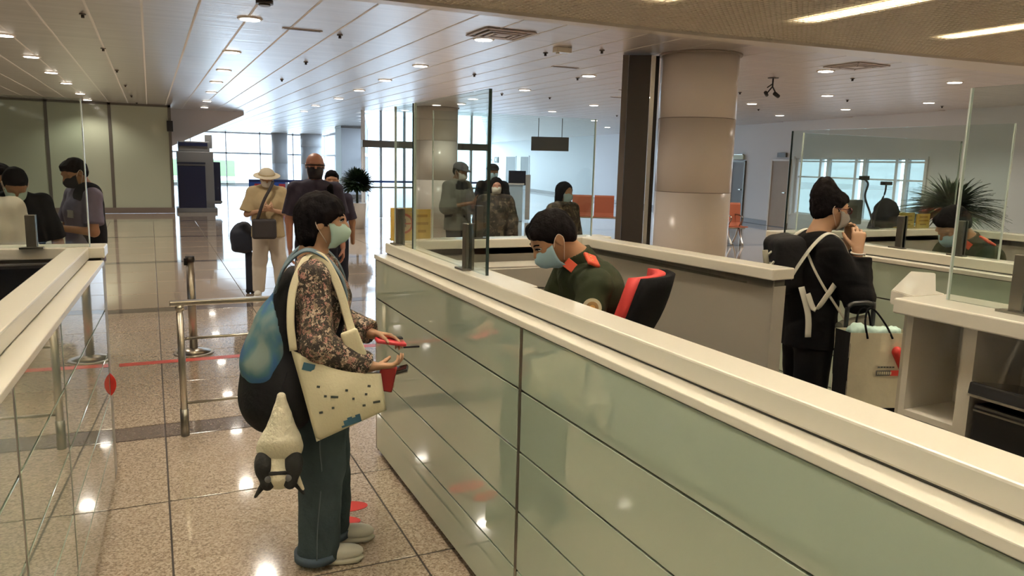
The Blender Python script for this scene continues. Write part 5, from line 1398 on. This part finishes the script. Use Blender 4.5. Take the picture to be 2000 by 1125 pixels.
# suitcase and shopping bag in front of her
t = thing('suitcase', 'black cabin suitcase under the cream shopping bag', 'suitcase', (3.38, 2.62, 0), W2R)
box('shell', (-.10, 0, .265), (.34, .22, .44), 'black_plastic', t, .04)
for sx in (-.22, .02):
    for sy in (-.08, .08): cyl('wheel', (sx - .012, sy, .028), (sx + .012, sy, .028), .028, 'black_plastic', t, n=14)
hd = tube('pull_handle', spline([(-.215, .07, .46), (-.225, .07, .95), (-.215, .07, 1.02), (-.16, .07, 1.035), (-.10, .07, 1.03), (-.085, .07, .98), (-.08, .07, .46)], 5), .012, 'black_plastic', t)
for k in range(3): box('shell_rib', (-.10, -.112, .16 + k * .1), (.28, .006, .015), 'charcoal', t)
t = thing('shopping_bag', 'cream paper shopping bag with black side and red logo marks', 'shopping bag', (3.262, 2.663, .487), W2R)
V = [(-.15, -.085, 0), (.15, -.085, 0), (.15, .055, 0), (-.15, .055, 0), (-.165, -.10, .43), (.16, -.09, .425), (.155, .055, .43), (-.16, .06, .42), (-.155, -.012, .215), (.155, -.012, .215)]
def quad(nm, idx, m, par, off=(0, 0, 0), th=.002):
    bm = bmesh.new(); vs = [bm.verts.new(Vector(V[i]) + Vector(off)) for i in idx]; f = bm.faces.new(vs); bm.normal_update()
    bmesh.ops.subdivide_edges(bm, edges=bm.edges, cuts=5, use_grid_fill=True)
    for v in bm.verts: v.co += f.normal * (random.uniform(-.002, .002)) if f.is_valid else Vector((random.uniform(-.002, .002), random.uniform(-.002, .002), 0))
    r = bmesh.ops.solidify(bm, geom=bm.faces[:], thickness=th)
    return bm_obj(nm, bm, m, par, smooth=False)
quad('front_panel', (0, 1, 5, 4), 'paper_cream', t); quad('back_panel', (2, 3, 7, 6), 'paper_cream', t); quad('side_gusset', (3, 0, 4, 7), 'black_fabric', t); quad('side_gusset', (1, 2, 6, 5), 'paper_cream', t); quad('bag_bottom', (3, 2, 1, 0), 'black_fabric', t)
B = Blob(.006, .02); B.rbox((0, -.015, .40), (.11, .03, .02), .02); B.ell((-.08, -.02, .43), (.05, .04, .03)); soft('tissue_paper', B, 'mask_green', t, .008, 60, 4)
def decal(nm, x, z, w, hgt, m, par=t, rot=0, rad=0):
    y = -.089 - .012 * z / .43
    bm = bmesh.new(); add_box(bm, (0, 0, 0), (w, .002, hgt), Matrix.Rotation(math.radians(rot), 3, 'Y')); 
    return bm_obj(nm, bm, m, par, (x, y, z))
decal('logo_bar', .025, .225, .075, .028, 'sign_grey'); decal('logo_bar', .095, .225, .065, .028, 'bag_red'); decal('bottom_band', 0.03, .02, .20, .045, 'black_fabric')
for i in range(7): decal('logo_letter', -.002 + i * .011, .225, .006, .014, 'cream_canvas').location.y -= .002
for i in range(6): decal('small_print', .0 + i * .015, .255, .011, .006, 'print_ink')
B = Blob(.005, .008); B.cap((.085, -.100, .335), (.125, -.099, .24), .026, .016); soft('red_mark', B, 'bag_red', t)
for x0 in (-.07, .05): pass
tube('bag_handle', spline([(-.075, -.10, .40), (-.09, -.09, .48), (-.065, -.06, .54), (-.02, -.05, .53), (.03, -.075, .46), (.055, -.10, .40)], 6), .005, 'black_fabric', t, n=6)
tube('bag_handle', spline([(-.06, .05, .40), (-.05, .05, .50), (-.03, .03, .53), (0, .04, .50), (.03, .05, .40)], 6), .005, 'black_fabric', t, n=6)
# black jacket over a stand behind the far booth wall
t = thing('black_jacket', 'black jacket draped over a chair behind the booth wall near the window', 'jacket', (5.98, 4.85, 0), math.radians(20))
B = Blob(.012, .04); B.ell((0, 0, 1.22), (.20, .13, .22)); B.ell((-.02, 0, 1.36), (.11, .09, .09)); B.cap((.10, 0, 1.30), (.20, 0, 1.36), .06, .02); B.cap((-.10, 0, 1.25), (-.18, 0, 1.02), .09, .07); soft('jacket_cloth', B, 'black_fabric', t, .012, 22, 3)
box('chair_seat', (0, 0, .48), (.44, .42, .05), 'charcoal', t, .01); box('chair_back', (0, 0.05, .85), (.40, .04, .7), 'charcoal', t, .01)
for sx in (-.18, .18):
    for sy in (-.17, .17): cyl('chair_leg', (sx, sy, 0), (sx, sy, .46), .015, 'steel_dark', t, n=8)

# ---- people queueing
hf_dn = (1, 0, -.45)
def arms_phone(g=1.0, z=1.12, x=.27, y=.05): return dict(elL=(.02, .24, 1.09 * g), elR=(.02, -.24, 1.09 * g), wrL=(x, y, z * g), wrR=(x, -y, z * g))
HKP = dict(L=dict(d=(.8, -.5, .2), n=(0, -.7, .7), t=(.4, 0, .8), curl=(.7, .7, .7, .7)), R=dict(d=(.8, .5, .2), n=(0, .7, .7), t=(.4, 0, .8), curl=(.7, .7, .7, .7)))
FAR = .011
bald = person('bald man in navy polo and black mask standing behind the floral woman', (1.39, 7.33), -98, skel(1.74), FAR, 'skin_pink', None, True, True, 1.15, None, dict(m='navy_shirt', sleeve=.42, hem=.10, ease=.03, belly=.03), dict(m='navy_pants', ease=.02), ('shoe_dark', 'shoe_dark'), 'mask_black', haircol='hair_black')
Jb = skel(1.74)
tube('sunglasses', spline([headpt(Jb, p) for p in ((.1, -.36, .02), (.36, -.28, .03), (.43, 0, .03), (.36, .28, .03), (.1, .36, .02))], 5), .006, 'eye_iris', bald, n=8)
tube('pack_strap', spline([(-.10, .12, 1.38), (.0, .13, 1.47), (.10, .13, 1.38), (.13, .14, 1.2)], 5), .01, 'black_fabric', bald, 8, (.06, .012, (0, 1, 0)))
J = skel(1.56, head=(.03, 0, 1.43), hf=(1, 0, -.25), hu=(.25, 0, 1), anL=(-.02, .15, .08), anR=(-.02, -.13, .08), knL=(.01, .12, .45), knR=(.01, -.105, .45), **arms_phone(.92, 1.16, .22, .04))
hat_man = person('person in cream hat and khaki shirt looking down at a phone', (1.27, 9.75), -95, J, FAR, 'skin_fair', 'short', True, True, 1.15, HKP, dict(m='khaki', sleeve=.45, hem=.12, ease=.05), dict(m='pants_cream', ease=.025), ('shoe_white', 'shoe_sole'), 'mask_white')
B = Blob(.008, .015); s = J['s']; R = headR(J)
B.ell(headpt(J, (-.04, 0, .26)), (.50 * s, .43 * s, .36 * s), R); B.cut(headpt(J, (0, 0, .17)), -J['hu']); B.ell(headpt(J, (0, 0, .18)), (.82 * s, .76 * s, .06 * s), R); soft('hat', B, 'hat_cream', hat_man)
tube('hat_band', [headpt(J, (-.04 + .49 * math.cos(a), .42 * math.sin(a), .27)) for a in np.linspace(0, 2 * math.pi, 25)], .010, 'khaki', hat_man, n=6)
t = thing('satchel', 'dark satchel hanging across the person in the cream hat', 'bag', (1.22, 9.55, .72), math.radians(-95))
B = Blob(.01, .02); B.rbox((0, -.02, .12), (.02, .11, .09), .03); soft('satchel_body', B, 'charcoal_bag', t); tube('satchel_strap', spline([(.02, -.10, .22), (.03, -.02, .45), (.01, .07, .62), (-.05, .10, .69)], 5), .01, 'charcoal_bag', t, 8, (.035, .008, (0, 1, 0)))
t = thing('travel_bag', 'navy travel bag standing on its trolley beside the cream-hatted person', 'luggage', (0.99, 9.97, 0), math.radians(-95))
B = Blob(.01, .03); B.ell((0, .01, .70), (.11, .15, .20)); B.rbox((0, 0, .66), (.04, .07, .08), .06); soft('bag_body', B, 'bag_navy', t, .006, 24); box('trolley_frame', (0, .07, .28), (.08, .085, .50), 'bag_navy', t, .02); 
for sy in (.05, .10): cyl('trolley_wheel', (-.02, sy, .03), (.02, sy, .03), .03, 'black_plastic', t, n=12)
person('dark-haired person partly hidden behind the bald man', (1.79, 8.5), -100, skel(1.56), FAR, 'skin_tan', 'short', False, True, 1.0, None, dict(m='navy_shirt', sleeve=.45, hem=.10), dict(m='navy_pants'), ('shoe_dark', 'shoe_dark'), 'mask_black')
# left group
J = skel(1.66, head=(.05, 0, 1.525), hf=(1, .1, -.42), hu=(.4, 0, 1), elL=(.03, .24, 1.06), elR=(.03, -.25, 1.06), wrL=(.27, .06, 1.10), wrR=(.30, -.02, 1.12))
pm = person('man in lilac and navy shirt looking at his phone beyond the left booth', (-.52, 7.25), -152, J, FAR, 'skin_tan', 'short', True, True, 1.15, HKP, dict(m='lilac_shirt', sleeve=.40, hem=.10, ease=.03), dict(m='brown_pants', ease=.02), ('shoe_dark', 'shoe_dark'), 'mask_black')
B = Blob(.01, .02); B.econe((-.02, .05, .98), (-.02, .06, 1.34), (.135, .128), (.12, .112), (0, 1, 0)); B.cut((0, .03, 0), (-.35, -1, 0)); soft('vest', B, 'dark_coat', pm, .005, 25)
box('name_card', (.135, .08, 1.20), (.006, .10, .06), 'badge_white', pm)
t = thing('mobile_phone', 'small pale phone held by the man in the lilac shirt', 'phone', (-.80, 7.08, 1.13), math.radians(-152))
box('phone_body', (0, 0, .02), (.012, .08, .13), 'badge_white', t, .004, R=Matrix.Rotation(.6, 3, 'Y')); box('phone_screen', (-.008, 0, .02), (.002, .07, .12), 'screen_black', t, 0, R=Matrix.Rotation(.6, 3, 'Y'))
J = skel(1.64, head=(.09, 0, 1.455), neck=(.01, 0, 1.36), hf=(1, 0, -.75), hu=(.7, 0, 1), elL=(0, .25, 1.02), elR=(0, -.25, 1.02), wrL=(.16, .17, .82), wrR=(.2, -.08, .84))
person('man in black polo and pale green mask with bowed head', (-.90, 6.62), -78, J, FAR, 'skin_tan', 'short', True, True, 1.15, None, dict(m='black_polo', sleeve=.46, hem=.10, ease=.022), dict(m='brown_pants'), ('shoe_dark', 'shoe_dark'), 'mask_green')
person('dark-haired man standing behind the man in the black polo', (-1.10, 7.4), -75, skel(1.60, head=(.04, 0, 1.475), hf=(1, 0, -.3)), FAR, 'skin_tan', 'short', False, True, 1.0, None, dict(m='dark_coat', sleeve=.45, hem=.10), dict(m='brown_pants'), ('shoe_dark', 'shoe_dark'), 'mask_black')
person('man in pale striped shirt seen from behind at the left booth', (-.95, 5.55), 100, skel(1.66), FAR, 'skin_tan', 'short', True, True, 1.1, None, dict(m='white_shirt', sleeve=.95, hem=.10, ease=.035), dict(m='brown_pants'), ('shoe_dark', 'shoe_dark'), None)
# group behind the glass screen
J = skel(1.68, head=(.05, 0, 1.56), hf=(1, 0, -.25), hu=(.25, 0, 1), elL=(.04, .25, 1.08), elR=(.04, -.26, 1.10), wrL=(.26, .05, 1.13), wrR=(.28, -.03, 1.16))
gm = person('man in grey cap and dark vest holding his hands together behind the glass', (3.70, 9.65), -62, J, FAR, 'skin_tan', 'short', True, True, 1.15, HKP, dict(m='grey_shirt', sleeve=.7, hem=.12, ease=.05), dict(m='navy_pants'), ('shoe_dark', 'shoe_dark'), 'mask_white')
B = Blob(.008, .015); s = J['s']; R = headR(J); B.ell(headpt(J, (-.05, 0, .20)), (.49 * s, .41 * s, .36 * s), R); B.cut(headpt(J, (0, 0, .14)), -J['hu']); B.ell(headpt(J, (.42, 0, .16)), (.30 * s, .30 * s, .04 * s), R); soft('cap', B, 'cap_grey', gm)
B = Blob(.01, .02); B.econe((0, 0, .98), (0, 0, 1.34), (.20, .15), (.17, .13), (0, 1, 0)); soft('vest', B, 'dark_coat', gm, .006, 24)
J = skel(1.50)
pw = person('woman with white mask in brown patterned coat behind the glass', (3.95, 8.95), -105, J, FAR, 'skin_pink', 'long', True, True, 1.1, None, dict(m='floral_brown', sleeve=.95, hem=.30, ease=.05), dict(m='navy_pants'), ('shoe_dark', 'shoe_dark'), 'mask_white')
B = Blob(.01, .02); B.econe((-.04, 0, .80), (-.04, 0, 1.16), (.23, .14), (.19, .12), (0, 1, 0)); B.cap((-.02, .17, 1.20), (-.02, .23, .95), .075, .07); B.cap((-.02, -.17, 1.20), (-.02, -.23, .95), .075, .07); B.cut((.05, 0, 0), (1, 0, 0)); soft('jacket', B, 'dark_coat', pw, .005, 24)
cp = person('person in dark cap standing behind the woman with white mask', (4.62, 10.6), -100, skel(1.66), FAR, 'skin_tan', 'short', False, True, 1.0, None, dict(m='dark_coat', sleeve=.9, hem=.12, ease=.04), dict(m='navy_pants'), ('shoe_dark', 'shoe_dark'), 'mask_blue')
J = skel(1.66); B = Blob(.008, .015); s = J['s']; R = headR(J); B.ell(headpt(J, (-.05, 0, .20)), (.49 * s, .41 * s, .36 * s), R); B.cut(headpt(J, (0, 0, .14)), -J['hu']); B.ell(headpt(J, (.42, 0, .16)), (.30 * s, .30 * s, .04 * s), R); soft('cap', B, 'dark_coat', cp)
person('long-haired woman with blue mask in patterned coat behind the bowed officer', (3.98, 7.22), -68, skel(1.50), FAR, 'skin_fair', 'long', False, True, 1.0, None, dict(m='floral_brown', sleeve=.95, hem=.20, ease=.05), dict(m='navy_pants'), ('shoe_dark', 'shoe_dark'), 'mask_blue')
